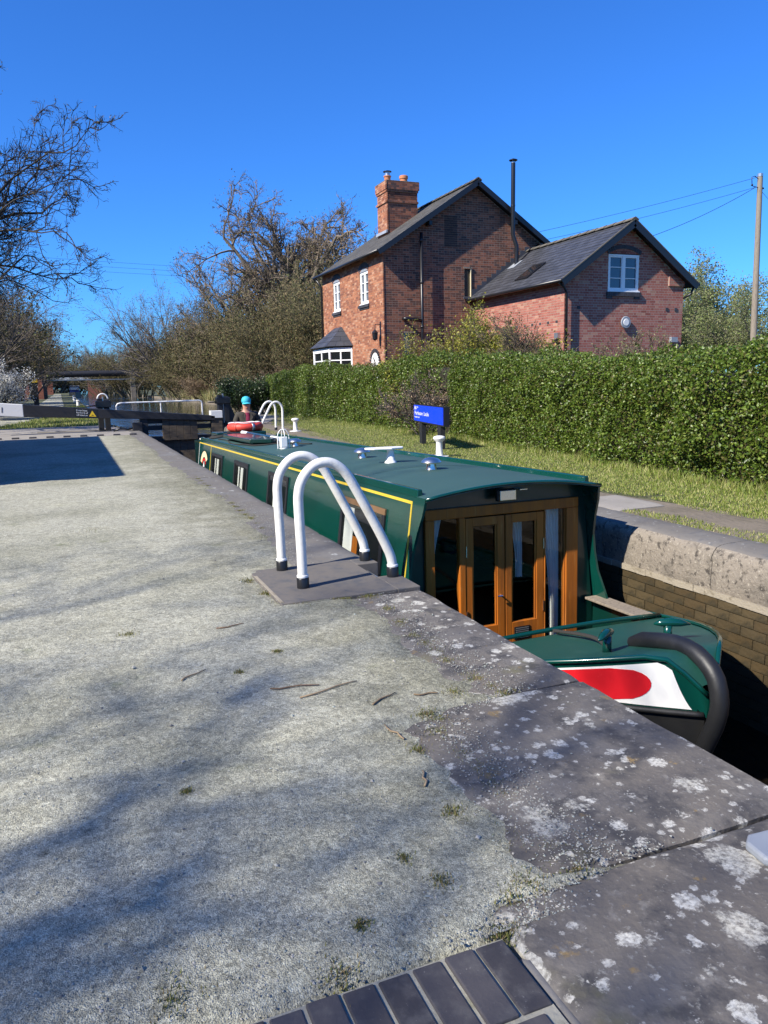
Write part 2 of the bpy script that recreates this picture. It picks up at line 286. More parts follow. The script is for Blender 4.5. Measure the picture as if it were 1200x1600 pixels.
def fast_obj(name, V, F, mat, parent=None, smooth=False, local=False):
    """V (n,3), F (m,k) arrays with constant k."""
    V = np.asarray(V, np.float32); F = np.asarray(F, np.int32)
    if parent is not None and not local: V = V - np.array(root_of(parent).location, np.float32)
    me = bpy.data.meshes.new(name); k = F.shape[1]
    me.vertices.add(len(V)); me.vertices.foreach_set('co', np.ascontiguousarray(V, np.float32).ravel())
    me.loops.add(F.size); me.loops.foreach_set('vertex_index', F.ravel())
    me.polygons.add(len(F)); me.polygons.foreach_set('loop_start', np.arange(0, F.size, k, dtype=np.int32))
    try: me.polygons.foreach_set('loop_total', np.full(len(F), k, np.int32))
    except Exception: pass
    me.update(calc_edges=True)
    me.polygons.foreach_set('use_smooth', np.full(len(F), bool(smooth)))
    return finish(bpy.data.objects.new(name, me), mat, parent, smooth, 0, 0)
def tag(o, label=None, cat=None, group=None, kind=None):
    for k, v in (('label', label), ('category', cat), ('group', group), ('kind', kind)):
        if v: o[k] = v
    return o
def thing(name, loc, label, cat, group=None, rot=None):
    o = bpy.data.objects.new(name, None); col.objects.link(o); o.location = loc; o.empty_display_size = .2
    if rot: o.rotation_euler = rot
    return tag(o, label, cat, group)
def copy_tree(o, parent=None):
    c = o.copy(); col.objects.link(c)
    if parent: c.parent = parent
    for ch in list(o.children): copy_tree(ch, c)
    return c
def text_obj(s, size, mat, parent, M4, ext=.001, name='lettering', align='LEFT', xs=1.0):
    cu = bpy.data.curves.new(name, 'FONT'); cu.body = s; cu.size = size; cu.extrude = ext; cu.align_x = align; cu.resolution_u = 2
    to = bpy.data.objects.new('tmp', cu); col.objects.link(to)
    dg = bpy.context.evaluated_depsgraph_get(); dg.update()
    me = bpy.data.meshes.new_from_object(to.evaluated_get(dg)); bpy.data.objects.remove(to)
    me.transform(Matrix.Diagonal((xs, 1, 1, 1))); me.transform(M4); me.materials.clear(); me.materials.append(MATS[mat])
    o = bpy.data.objects.new(name, me); col.objects.link(o); o.parent = parent; return o
def vnoise(x, y, seed=0):
    xi = np.floor(x).astype(np.int64); yi = np.floor(y).astype(np.int64); fx = x-xi; fy = y-yi
    def h(a, b):
        n = (a*374761393 + b*668265263 + seed*974634777) & 0x7fffffff; n = ((n ^ (n >> 13))*1274126177) & 0x7fffffff
        return ((n ^ (n >> 16)) & 0xffff)/65535.0
    fx = fx*fx*(3-2*fx); fy = fy*fy*(3-2*fy)
    return (h(xi, yi)*(1-fx)+h(xi+1, yi)*fx)*(1-fy) + (h(xi, yi+1)*(1-fx)+h(xi+1, yi+1)*fx)*fy
def fbm(x, y, seed=0, o=4):
    r = 0; a = .5
    for i in range(o): r = r + a*vnoise(x, y, seed+i*17); x = x*2.03; y = y*2.03; a *= .5
    return r/(1-.5**o)

# ------------------------------------------------------------------ the setting
def sheet(name, polys, z, mat, parent=None):
    g = G()
    for p in polys: g.add([(x, y, z) for x, y in p], [tuple(range(len(p)))])
    o = g.build(name, mat); return tag(o, kind='structure')
B = 1600
sheet('ground', [[(-B,-B),(1.5,-B),(1.5,24.9),(1.2,32),(1.2,B),(-B,B)], [(4.8,-B),(B,-B),(B,B),(11.3,B),(11.3,52),(8.5,36),(4.8,25.2)], [(1.5,-B),(4.8,-B),(4.8,-9),(1.5,-9)]], -.045, 'ground')
sheet('canal_water', [[(1.6,24.35),(4.75,24.35),(8.6,36),(11.5,52),(11.5,B),(1.1,B),(1.1,32)]], -.32, 'water')
sheet('lock_water', [[(1.9,-9),(4.6,-9),(4.6,24.3),(1.9,24.3)]], -1.28, 'lock_water')
g = G()
for pts in ([(2.0,24.5),(1.9,25),(1.2,32),(1.2,400)], [(4.47,24.5),(4.8,25.2),(8.5,36),(11.3,52),(11.3,400)]):
    for a, b in zip(pts[:-1], pts[1:]): g.add([(*a,-2),(*b,-2),(*b,-.04),(*a,-.04)], [(0,1,2,3)])
tag(g.build('canal_bank', 'soil'), kind='structure')

# gravel towpath: an uneven sheet that thins out over the stones at its edge
GY = [-6,1.0,1.375,1.40,1.46,1.486,1.51,1.54,1.77,2.1,2.37,2.5,2.57,2.62,2.75,3.06,3.5,4.0,4.25,4.27,4.99,5.03,5.2,5.5,6,7.1,8.9,11.6,30]
GX = [-1.3,-1.3,-1.3,.86,.9,1.07,1.33,1.17,1.17,1.2,1.17,1.22,1.45,1.6,1.58,1.555,1.57,1.64,1.62,1.1,1.06,1.12,1.3,1.45,1.53,1.58,1.615,1.635,1.63]
def gravel_z(x, y):
    xb = np.interp(y, GY, GX) + (fbm(y*5, y*0+3.3, 5)-.5)*.16 + (fbm(x*9, y*9, 9)-.5)*.20
    d = np.clip((xb-x)/.16, -1.5, 1)
    bb = np.clip((y-1.385)/.05, -1, 1); d = np.where(x < .84, np.minimum(d, bb+.0), d)
    return -.012 + .020*d + (fbm(x*2.2, y*2.2, 21)-.5)*.022 + (fbm(x*22, y*22, 33)-.5)*.007
xs = np.concatenate([np.arange(-14, -3, .6), np.arange(-3, 1.82, .032)]); ys = np.concatenate([np.arange(-6, .8, .6), np.arange(.8, 6.2, .032), np.arange(6.2, 12, .1), np.arange(12, 21.95, .3)])
X, Y = np.meshgrid(xs, ys); Z = gravel_z(X, Y)
nx, ny = len(xs), len(ys); i = np.arange((ny-1)*nx).reshape(ny-1, nx)[:, :-1].ravel()
tag(fast_obj('gravel_towpath', np.stack([X, Y, Z], -1).reshape(-1, 3), np.stack([i, i+1, i+1+nx, i+nx], 1), 'gravel', smooth=True), kind='structure')
sheet('paved_lockside', [[(-9,21.9),(1.62,21.9),(1.62,25.0),(1.15,28.2),(-9,28.6)]], .004, 'paving')
sheet('gravel_path_beyond', [[(-9,28.7),(-2.9,28.7),(-2.2,31.5),(-1.2,37),(-.35,48),(-.25,64),(-.6,110),(-1.2,200),(-2.6,200),(-2.3,110),(-2.3,64),(-2.8,48),(-4,40),(-9,36)]], -.02, 'gravel')
sheet('worn_path', [[(4.86,-6),(5.6,-6),(5.9,4.5),(5.45,8),(5.5,14),(6.0,19),(6.6,24),(8.4,33),(7.4,32),(4.9,24.9),(4.86,12)]], -.012, 'soil')
sheet('quay_paving', [[(4.9,25.25),(6.2,25.5),(9.6,35),(12.5,50),(11.4,51.5),(8.6,35.8)]], .0, 'paving')

# loose pebbles on the gravel
def icoish(n, cx, cy, cz, r):
    base = np.array([(1,0,0),(-1,0,0),(0,1,0),(0,-1,0),(0,0,1),(0,0,-1)], float)
    fc = np.array([(0,2,4),(2,1,4),(1,3,4),(3,0,4),(2,0,5),(1,2,5),(3,1,5),(0,3,5)])
    sc_ = rng.uniform(.6, 1.3, (n, 1, 3)); ang = rng.uniform(0, 6.28, n); c, s = np.cos(ang)[:, None], np.sin(ang)[:, None]
    v = base[None]*sc_*r[:, None, None]*np.array([1, 1, .7]); v = v + rng.normal(0, .15, v.shape)*r[:, None, None]
    x = v[..., 0]*c - v[..., 1]*s; y = v[..., 0]*s + v[..., 1]*c
    v = np.stack([x+cx[:, None], y+cy[:, None], v[..., 2]+cz[:, None]], -1)
    f = fc[None]+np.arange(n)[:, None, None]*6
    return v.reshape(-1, 3), f.reshape(-1, 3)
n = 26000
py_ = 1.35 + 6.0*rng.random(n)**2.0; px_ = rng.uniform(-2.4, 1.72, n); pz_ = gravel_z(px_, py_)
keep = pz_ > -.009; px_, py_, pz_ = px_[keep], py_[keep], pz_[keep]
pr = .0018+.0028*rng.random(len(px_))**3 + .005*(rng.random(len(px_)) > .995)
# grit spilled over the edge of the stones
n2 = 7000; y2 = 1.4+7*rng.random(n2)**1.8; x2 = np.interp(y2, GY, GX)+rng.normal(.0, .07, n2)+np.abs(rng.normal(0, .05, n2)); k2 = x2 < 1.97; x2, y2 = x2[k2], y2[k2]
z2 = np.maximum(gravel_z(x2, y2), .002); r2 = .0018+.003*rng.random(len(x2))**2
px_, py_, pz_, pr = np.concatenate([px_, x2]), np.concatenate([py_, y2]), np.concatenate([pz_, z2]), np.concatenate([pr, r2])
v, f = icoish(len(px_), px_, py_, pz_+pr*.25, pr)
tag(fast_obj('loose_gravel', v, f, 'pebble'), 'loose grit scattered over the gravel towpath', 'gravel', kind='stuff')
pts = [(-.62,3.93,.013),(.18,3.55,.012),(-.1,2.6,.008),(.55,3.15,.009),(.42,1.86,.008),(.18,1.93,.008),(.98,1.75,.009),(.62,2.2,.006),(-.15,4.7,.009),(-.9,5.3,.01),(.05,1.62,.008),(.75,1.5,.007),(-.55,3.0,.007),(.5,5.2,.009)]
for k, (x, y, r) in enumerate(pts):
    v, f = icoish(1, np.array([x]), np.array([y]), np.array([float(gravel_z(np.array([x]), np.array([y]))[0])+r*.4]), np.array([r]))
    tag(fast_obj('stone', v, f, 'pebble'), 'loose grey pebble lying on the gravel towpath', 'stone', 'pebbles on the towpath')
for k, (x, y, a, l) in enumerate([(.93,2.93,.3,.30),(.80,3.02,-.2,.22),(1.1,2.75,.5,.16),(.42,3.35,.6,.14),(1.02,2.45,1.9,.12),(.98,2.1,1.3,.09),(.72,4.0,.2,.16),(1.28,2.72,-.15,.11)]):
    p = []
    for q in range(6):
        tt = q/5-.5; xx = x+tt*l*math.cos(a)+.008*math.sin(q*2.1+k); yy = y+tt*l*math.sin(a)+.008*math.cos(q*1.7+k)
        p.append((xx, yy, float(gravel_z(np.array([xx]), np.array([yy]))[0])+.006))
    tag(G().tube(p, [.0032,.004,.0036,.0034,.003,.002], 6).build('twig', 'leaf_dry', smooth=True), 'thin dry brown twig lying on the gravel', 'twig', 'fallen twigs on the towpath')

# ------------------------------------------------------------------ lock walls
def stone_block(name, x0, x1, y0, y1, ztop, zbot, mat, parent, seed, rnd=.03, side=1, amp=.006, lean=0, step=.06):
    """block with an uneven top and a rounded edge on the lock side (side=+1: at x1, -1: at x0)"""
    nx = max(6, int((x1-x0)/step)); ny = max(6, int((y1-y0)/step))
    u = np.linspace(0, 1, nx); vv = np.linspace(0, 1, ny); U_, V_ = np.meshgrid(u, vv)
    Xg = x0+(x1-x0)*U_; Yg = y0+(y1-y0)*V_
    if side > 0: Xg = Xg + (fbm(Yg*3, Yg*0+seed, 3)-.5)*.02*(U_ > .9)
    Zg = ztop + (fbm(Xg*5+seed*7, Yg*5, 41)-.5)*amp*2
    dl = (1-U_)*(x1-x0) if side > 0 else U_*(x1-x0)
    for dd, rr in ((dl, rnd), (V_*(y1-y0), .012), ((1-V_)*(y1-y0), .012), ((U_ if side > 0 else 1-U_)*(x1-x0), .012)):
        t_ = np.clip(1-dd/rr, 0, 1); Zg = Zg - rr*(1-np.sqrt(np.clip(1-t_*t_, 0, 1)))
    # finer rounding columns near the lock edge
    V3 = np.stack([Xg, Yg, Zg], -1).reshape(-1, 3).tolist(); F = []
    idx = lambda r, c: r*nx+c
    for r in range(ny-1):
        for c in range(nx-1): F.append((idx(r,c), idx(r,c+1), idx(r+1,c+1), idx(r+1,c)))
    ring = [idx(0,c) for c in range(nx)] + [idx(r,nx-1) for r in range(1,ny)] + [idx(ny-1,c) for c in range(nx-2,-1,-1)] + [idx(r,0) for r in range(ny-2,0,-1)]
    n0 = len(V3)
    for q in ring: V3.append((V3[q][0], V3[q][1], zbot))
    m = len(ring)
    for k in range(m): F.append((ring[k], n0+k, n0+(k+1) % m, ring[(k+1) % m]))
    return mesh_obj(name, np.array(V3), F, mat, parent, smooth='auto')
nw = thing('lock_wall', (1.99, 10, -1.3), 'near lock wall edged with grey coping stones along the gravel towpath', 'wall')
G().box(1.45, 1.96, -9, 24.3, -3, -.34).build('wall_face', 'lock_brick', nw)
stone_block('coping_stone', .86, 1.99, .35, 1.495, .004, -.33, 'stone', nw, 1, step=.03)
stone_block('coping_stone', .98, 1.995, 1.515, 2.60, .0, -.33, 'stone', nw, 2, step=.03)
stone_block('coping_stone', 1.42, 1.99, 2.615, 4.255, .0, -.33, 'stone', nw, 3, step=.035)
stone_block('coping_stone', .86, 1.99, -1.2, .335, .004, -.33, 'stone', nw, 5)
yy = 5.19; k = 0
while yy < 24.2:
    L_ = random.uniform(1.05, 1.5); y1 = min(yy+L_, 24.3)
    stone_block('coping_stone', 1.42, 1.99+random.uniform(-.006, .006), yy, y1-.012, random.uniform(-.004, .004), -.33, 'stone_worn', nw, 10+k, amp=.004); yy = y1; k += 1
stone_block('edging_stone', .845, .868, 1.09, 1.325, -.003, -.2, 'stone_worn', nw, 77, rnd=.004, step=.02)
# ladder slab with its notch: four pieces round the recess
ls = thing('ladder_slab', (1.5, 4.6, 0), 'dark concrete slab under the white ladder hoops, with moss along its edge', 'slab')
G().box(1.075, 1.825, 4.275, 5.175, -.25, .008).box(1.8252, 1.985, 4.275, 4.62, -.25, .0082).build('slab', 'slab', ls, bevel=.006)
G().box(1.8252, 1.985, 5.0, 5.175, -.25, .0082).build('slab_corner', 'slab', ls, bevel=.005)
G().box(1.0755, 1.095, 4.3, 5.0, .0085, .012).build('edge_strip', 'concrete_pale', ls)
G().tube([(1.90,4.62,-.055),(1.90,5.0,-.055)], .011, 8).tube([(1.90,4.62,-.17),(1.90,5.0,-.17)], .011, 8).build('rung', 'galv', ls, smooth=True)
G().box(1.83, 1.84, 4.64, 4.69, -.2, .0).build('bracket', 'galv', ls)

fw = thing('lock_wall', (4.47, 10, -1.3), 'far lock wall of mossy brown brick under pale concrete coping', 'wall')
G().box(4.482, 5.0, -9, 24.3, -3, -.345).build('wall_face', 'lock_mortar', fw)
ycuts = [-4.2,-2.7,-1.25,.2,1.62,3.02,4.32,5.62,7.1,8.6,10.1,11.6,13.1,14.6,16.1,17.6,19.1,20.6,22.1,24.3]
sec = [(4.475,-.345),(4.468,-.28),(4.468,-.20),(4.47,-.13),(4.474,-.085),(4.486,-.045),(4.515,-.014),(4.56,.0),(4.63,.006),(4.74,.008),(4.86,.006),(4.9,-.01),(4.9,-.345)]
for a, b in zip(ycuts[:-1], ycuts[1:]):
    ny = 26; V3 = []; F = []; ns = len(sec)
    for r in range(ny):
        y = a+.004+(b-a-.008)*r/(ny-1)
        for q, (x, z) in enumerate(sec):
            e = (vnoise(np.array([y*9.]), np.array([z*14+q*.3]), 4)[0]-.5)*.018
            V3.append((x + (e if q < 7 else 0), y, z + (e*.5 if 4 < q < 11 else 0)))
    for r in range(ny-1):
        for q in range(ns): F.append((r*ns+q, r*ns+(q+1) % ns, (r+1)*ns+(q+1) % ns, (r+1)*ns+q))
    F += [tuple(range(ns)), tuple((ny-1)*ns+q for q in reversed(range(ns)))]
    o = mesh_obj('coping_block', np.array(V3), F, 'concrete_old', fw, smooth='auto'); o.data.materials.append(MATS['stone_worn'])
    for p in o.data.polygons:
        if p.normal.z > .75: p.material_index = 1
g = G()
for k in range(90):
    y = -3+k*.11; d = .006+.012*random.random(); g.box(4.47-d, 4.50, y, y+.1105, -.392-random.uniform(0, .006), -.3455)
g.build('bedding_course', 'concrete_pale', fw)
bm_l = G().box(-.1115, .1115, -.02, .02, -.0345, .0345)
me_l = bm_l.build('tmp', 'lock_brick', bevel=.006, seg=1); lock_brick = me_l.data; me_mod = me_l
first = True
for c in range(12):
    z = -.431 - c*.075
    for q in range(24):
        y = .95 + q*.227 + (.113 if c % 2 else 0)
        o = bpy.data.objects.new('brick', lock_brick); col.objects.link(o); o.parent = fw
        o.location = Vector((4.489+random.uniform(-.004, .004), y, z)) - fw.location; o.rotation_euler = (random.uniform(-.01, .01), random.uniform(-.015, .015), PI/2)
bpy.data.objects.remove(me_l)
G().box(4.470, 4.481, 6.6, 24.2, -3, -.393).build('brick_face_beyond', 'lock_brick', fw)
G().box(4.470, 4.481, -9, .8, -3, -.393).build('brick_face_behind', 'lock_brick', fw)
st = stone_block('paving_slab', 4.905, 5.55, 5.95, 6.75, .012, -.1, 'paving', None, 50, side=1)
tag(st, 'single pale stone slab set in the grass beside the far coping', 'slab')

# blue bricks in the foreground
be = thing('brick_edging', (.3, 1.28, 0), 'row of dark blue engineering bricks laid beside the lichened stones', 'bricks')
G().box(-1.3, .84, .92, 1.383, -.1, -.0015).build('mortar_bed', 'grout', be)
for k in range(26):
    x1 = .838 - k*.0815
    G().box(x1-.0705-random.uniform(0,.003), x1, 1.172+random.uniform(-.003,.003), 1.378+random.uniform(-.004,.004), -.09, .004+random.uniform(-.002,.003)).build('brick', 'blue_brick', be, bevel=.004)
    G().box(x1-.0705-random.uniform(0,.003)-.03, x1-.03, .95, 1.158+random.uniform(-.003,.003), -.09, .004+random.uniform(-.002,.003)).build('brick', 'blue_brick', be, bevel=.004)
pl = G().prism([(1.625,1.40),(1.66,1.425),(1.985,1.40),(1.985,1.0),(1.80,1.0),(1.615,1.33)], .0, .028).build('iron_plate', 'lead', bevel=.008)
tag(pl, 'pale blue grey plate with rounded corner bedded on the lichened coping', 'plate')

# ------------------------------------------------------------------ brick buildings
def course_rects(u0, u1, v0, v1, bond, rs):
    """brick rectangles of one wall face (u along, v up)"""
    out = []; c = 0; v = v0
    while v < v1-.02:
        u = u0 - (0 if c % 2 == 0 else (.16875 if bond == 'flemish' else .1125))
        k = 0
        while u < u1:
            if bond == 'flemish': L_ = .215 if k % 2 == 0 else .1025
            elif bond == 'garden': L_ = .1025 if c % 4 == 0 else .215
            a, b = max(u, u0), min(u+L_, u1)
            if b-a > .03: out.append((a, b, v, v+.065))
            u += L_+.010; k += 1
        v += .075; c += 1
    return out
def cut(rects, holes):
    for (a0, a1, b0, b1) in holes:
        o = []
        for (u0, u1, v0, v1) in rects:
            if v1 <= b0+.01 or v0 >= b1-.01 or u1 <= a0 or u0 >= a1: o.append((u0, u1, v0, v1)); continue
            if u0 < a0-.025: o.append((u0, a0, v0, v1))
            if u1 > a1+.025: o.append((a1, u1, v0, v1))
        rects = o
    return rects
BR_MESH = {}
def lay(rects, origin, face, mat, parent, singles=0, keep=lambda u, v: True, proud=.0008):
    """face '-y' (u=+x) or '-x' (u=+y, seen from the canal). The bricks nearest the camera are objects of their own, the rest one part."""
    ox, oy, oz = origin; items = []
    for (u0, u1, v0, v1) in rects:
        if not keep((u0+u1)/2, (v0+v1)/2): continue
        x, y = (ox+(u0+u1)/2, oy) if face == '-y' else (ox, oy+(u0+u1)/2)
        z = oz+(v0+v1)/2; vis = z > 2.0
        items.append(((x*x+y*y) + (0 if vis else 1e5), u0, u1, v0, v1))
    items.sort(); V = []; nb = 0; root = np.array(root_of(parent).location)
    for (d, u0, u1, v0, v1) in items:
        L_ = round(u1-u0, 4); e = proud+random.uniform(-.0004, .0004)
        if nb < singles and (abs(L_-.215) < .001 or abs(L_-.1025) < .001) and d < 1e5:
            key = (round(L_, 3), mat)
            if key not in BR_MESH:
                o = G().box(-L_/2, L_/2, -.02, .02, -.0325, .0325).build('brick', mat); BR_MESH[key] = o.data; bpy.data.objects.remove(o)
            o = bpy.data.objects.new('brick', BR_MESH[key]); col.objects.link(o); o.parent = parent; nb += 1
            um, zm = (u0+u1)/2, oz+(v0+v1)/2
            if face == '-y': o.location = Vector((ox+um, oy-e+.02, zm))-Vector(root)
            else: o.location = Vector((ox-e+.02, oy+um, zm))-Vector(root); o.rotation_euler = (0, 0, -PI/2)
            continue
        V.append((u0, u1, v0+oz, v1+oz, e))
    if V:
        a = np.array(V); n = len(a); u0, u1, z0, z1, e = a.T; t = np.full(n, .02)
        def P(u, d, z):
            return np.stack([ox+u, oy-d, z], -1) if face == '-y' else np.stack([ox-d, oy+u, z], -1)
        vv = np.stack([P(u0, e, z0), P(u1, e, z0), P(u1, e, z1), P(u0, e, z1), P(u0, -t, z0), P(u1, -t, z0), P(u1, -t, z1), P(u0, -t, z1)], 1).reshape(-1, 3)
        fc = np.array([(0,1,2,3),(0,4,5,1),(1,5,6,2),(2,6,7,3),(3,7,4,0)])
        if face == '-x': fc = fc[:, ::-1]
        ff = (fc[None]+np.arange(n)[:, None, None]*8).reshape(-1, 4)
        o = fast_obj('brickwork', vv, ff, mat, parent); o['kind'] = 'stuff'
def slates(name, P0, du, ds, nu, ns, wu, gauge, mat, parent, singles=0, skip=None, nrm=None):
    """slate courses on a pitch: P0 lower corner, du along the eaves, ds up the slope (unit vectors)"""
    du, ds = np.array(du, float), np.array(ds, float); nrm = np.array(nrm, float); P0 = np.array(P0, float); V = []; root = Vector(root_of(parent).location)
    nb = 0; me = None; order = []
    for j in range(ns):
        for i in range(-1, nu):
            u0 = (i+(.5 if j % 2 else 0))*wu; a, b = max(u0+.003, 0), min(u0+wu-.003, nu*wu)
            if b-a < .05: continue
            if skip and skip((a+b)/2, (j+.5)*gauge): continue
            order.append((a, b, j))
    fc = np.array([(0,1,2,3),(0,4,5,1),(1,5,6,2),(3,7,4,0)])
    for (a, b, j) in order:
        s0, s1 = j*gauge, j*gauge+gauge+.06; lift = .016+random.uniform(0, .004); th = .007
        c = [P0+du*a+ds*s0+nrm*lift, P0+du*b+ds*s0+nrm*lift, P0+du*b+ds*s1+nrm*.004, P0+du*a+ds*s1+nrm*.004]
        c8 = c+[p-nrm*th*1.6 for p in c]
        if nb < singles and abs((b-a)-(wu-.006)) < .001:
            if me is None:
                o = mesh_obj('slate', np.array(c8)-c8[0]+np.array(root), [tuple(q) for q in fc], mat, parent); me = o.data
            else:
                o = bpy.data.objects.new('slate', me); col.objects.link(o); o.parent = parent
            o.location = Vector(c8[0])-root; nb += 1; continue
        V.append(c8)
    if V:
        vv = np.array(V).reshape(-1, 3); ff = (fc[None]+np.arange(len(V))[:, None, None]*8).reshape(-1, 4)
        o = fast_obj('slating', vv, ff, mat, parent); o['kind'] = 'stuff'
def ridge_tiles(p0, p1, n, r, mat, parent):
    p0, p1 = Vector(p0), Vector(p1)
    for k in range(n):
        a = p0.lerp(p1, k/n); b = p0.lerp(p1, (k+1)/n-.004); h = .012 if k % 2 else .0
        d = (b-a).normalized(); s = Vector((1, 0, 0)); up = Vector((0, 0, 1)); V = []
        prof = [(-.15,-.085),(-.07,-.02),(0,.012),(.07,-.02),(.15,-.085),(.14,-.105),(0,-.025),(-.14,-.105)]
        for c, e in ((a, .015), (b, 0)):
            for (x, z) in prof: V.append(c+s*x*r+up*(z*r+e))
        F = [(i, (i+1) % 8, 8+(i+1) % 8, 8+i) for i in range(8)]+[tuple(range(8)), tuple(range(15, 7, -1))]
        mesh_obj('ridge_tile', np.array([tuple(v) for v in V]), F, mat, parent, local=False)
def casement(parent, face, c0, u0, u1, z0, z1, arch=0.0, cols=2, rows=3, depth=.09, glassm='window_blue', sub=None):
    """timber window with real bars and panes. face '-y': plane y=c0, u=x; face '-x': plane x=c0, u=y"""
    def bx(g, a, b, za, zb, d0, d1):
        if face == '-y': g.box(a, b, c0-d1, c0-d0, za, zb)
        else: g.box(c0-d1, c0-d0, a, b, za, zb)
    g = G(); fwid = .055
    bx(g, u0, u1, z0, z0+fwid, -depth, -.02); bx(g, u0, u1, z1-fwid, z1, -depth, -.02)
    bx(g, u0, u0+fwid, z0+fwid, z1-fwid, -depth, -.0205); bx(g, u1-fwid, u1, z0+fwid, z1-fwid, -depth, -.0205)
    um = (u0+u1)/2; bx(g, um-.045, um+.045, z0+fwid, z1-fwid, -depth, -.021)
    win = g.build('window', 'white_clean', parent, bevel=.004)
    g = G(); bx(g, u0-.03, u1+.03, z0-.035, z0-.001, -depth, .03); g.build('sill', 'white_clean', win, bevel=.004)
    for (a, b) in ((u0+fwid, um-.045), (um+.045, u1-fwid)):
        ih = (z1-z0-2*fwid)
        g = G()
        bx(g, a, a+.03, z0+fwid, z1-fwid, -depth+.01, -.032); bx(g, b-.03, b, z0+fwid, z1-fwid, -depth+.01, -.032)
        bx(g, a+.03, b-.03, z0+fwid, z0+fwid+.035, -depth+.01, -.032); bx(g, a+.03, b-.03, z1-fwid-.035, z1-fwid, -depth+.01, -.032)
        for r in range(1, rows):
            zz = z0+fwid+ih*r/rows; bx(g, a+.03, b-.03, zz-.011, zz+.011, -depth+.01, -.034)
        g.build('casement', 'white_clean', win)
        for r in range(rows):
            g = G(); bx(g, a+.02, b-.02, z0+fwid+ih*r/rows+.008, z0+fwid+ih*(r+1)/rows-.008, -depth+.012, -depth+.02); g.build('pane', glassm, win)
    if arch:
        n = 9; P = []
        for k in range(n): t_ = -1+2*k/(n-1); P.append((um+t_*(u1-u0)/2, z1+.002+arch*(1-t_*t_)))
        if face == '-y': G().prism(P, c0+.02, c0+depth, 'y').build('head', 'white_clean', win)
        else: G().prism([(p[0], p[1]) for p in P], c0+.02, c0+depth, 'x').build('head', 'white_clean', win)
    return win

def pierce(o, boxes):
    """cut real openings into a wall mesh"""
    g = G()
    for b in boxes: g.box(*b)
    c = g.build('cutter', None); c.location = -Vector(root_of(o).location) + Vector(root_of(o).location)
    md = o.modifiers.new('openings', 'BOOLEAN'); md.operation = 'DIFFERENCE'; md.object = c; md.solver = 'EXACT'
    dg = bpy.context.evaluated_depsgraph_get(); dg.update()
    me = bpy.data.meshes.new_from_object(o.evaluated_get(dg)); o.modifiers.remove(md); o.data = me; bpy.data.objects.remove(c)

# cottage ----------------------------------------------------------
CX0, CX1, CY0, CY1, CE = 10.344, 17.456, 24.968, 31.62, 5.78
RX, RZ = 13.9, 8.10
sl_m = (RZ-CE)/(RX-CX0)
ct = thing('cottage', (CX0, CY0, 0), 'two storey red brick cottage with grey slate roof and tall brick chimney', 'house')
g = G()
gab = [(CX0+.02,-.05),(CX1,-.05),(CX1,CE-.06),(RX,RZ-.08),(CX0+.02,CE-.06)]
g.prism(gab, CY0+.02, CY1, 'y'); wall_c = g.build('wall', 'mortar_dark', ct)
w1 = (29.42-CY0, 30.25-CY0, 4.06, 5.22); w2 = (26.36-CY0, 27.2-CY0, 4.06, 5.22)
ra = cut(course_rects(0, CY1-CY0, 0, CE, 'garden', rng), [w1, w2])
wc = G().box(CX0+.0005, CX0+.019, CY0+.02, CY1, 0, CE-.05).build('canal_wall_bed', 'mortar_tan', ct)
wholes = [(CX0-.5, CX0+.14, CY0+q[0], CY0+q[1], q[2], q[3]) for q in (w1, w2)]
pierce(wc, wholes); pierce(wall_c, wholes+[(13.5, 13.76, CY0-.5, CY0+.12, 4.22, 5.18), (11.1, 11.5, CY0-.5, CY0+.12, 1.5, 2.95)])
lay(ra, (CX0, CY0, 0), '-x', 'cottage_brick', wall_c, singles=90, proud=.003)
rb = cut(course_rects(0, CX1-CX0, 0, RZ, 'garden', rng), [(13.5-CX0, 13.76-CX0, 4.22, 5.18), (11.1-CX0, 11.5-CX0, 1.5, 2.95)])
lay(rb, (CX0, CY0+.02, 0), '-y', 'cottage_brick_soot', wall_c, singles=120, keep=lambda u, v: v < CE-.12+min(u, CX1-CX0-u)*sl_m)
def black_window(u0, u1, z0, z1):
    G().box(u0, u1, CY0+.08, CY0+.1, z0, z1).build('slot_window', 'window_dark', ct)
black_window(13.5, 13.76, 4.22, 5.18); black_window(11.1, 11.5, 1.5, 2.95)
G().box(13.735, 13.762, CY0-.02, CY0+.03, 4.22, 5.18).build('slot_jamb', 'cream', ct)
G().box(13.43, 13.83, CY0-.045, CY0+.0, 4.13, 4.21).build('slot_sill', 'dark_brick', ct, bevel=.01)
G().box(13.46, 13.80, CY0-.03, CY0+.0, 5.19, 5.25).build('slot_lintel', 'concrete_old', ct)
rr = [r for r in course_rects(0, .5, 0, 1.05, 'garden', rng)]
lay(rr, (12.72, CY0+.012, 5.92), '-y', 'soot_brick', wall_c)
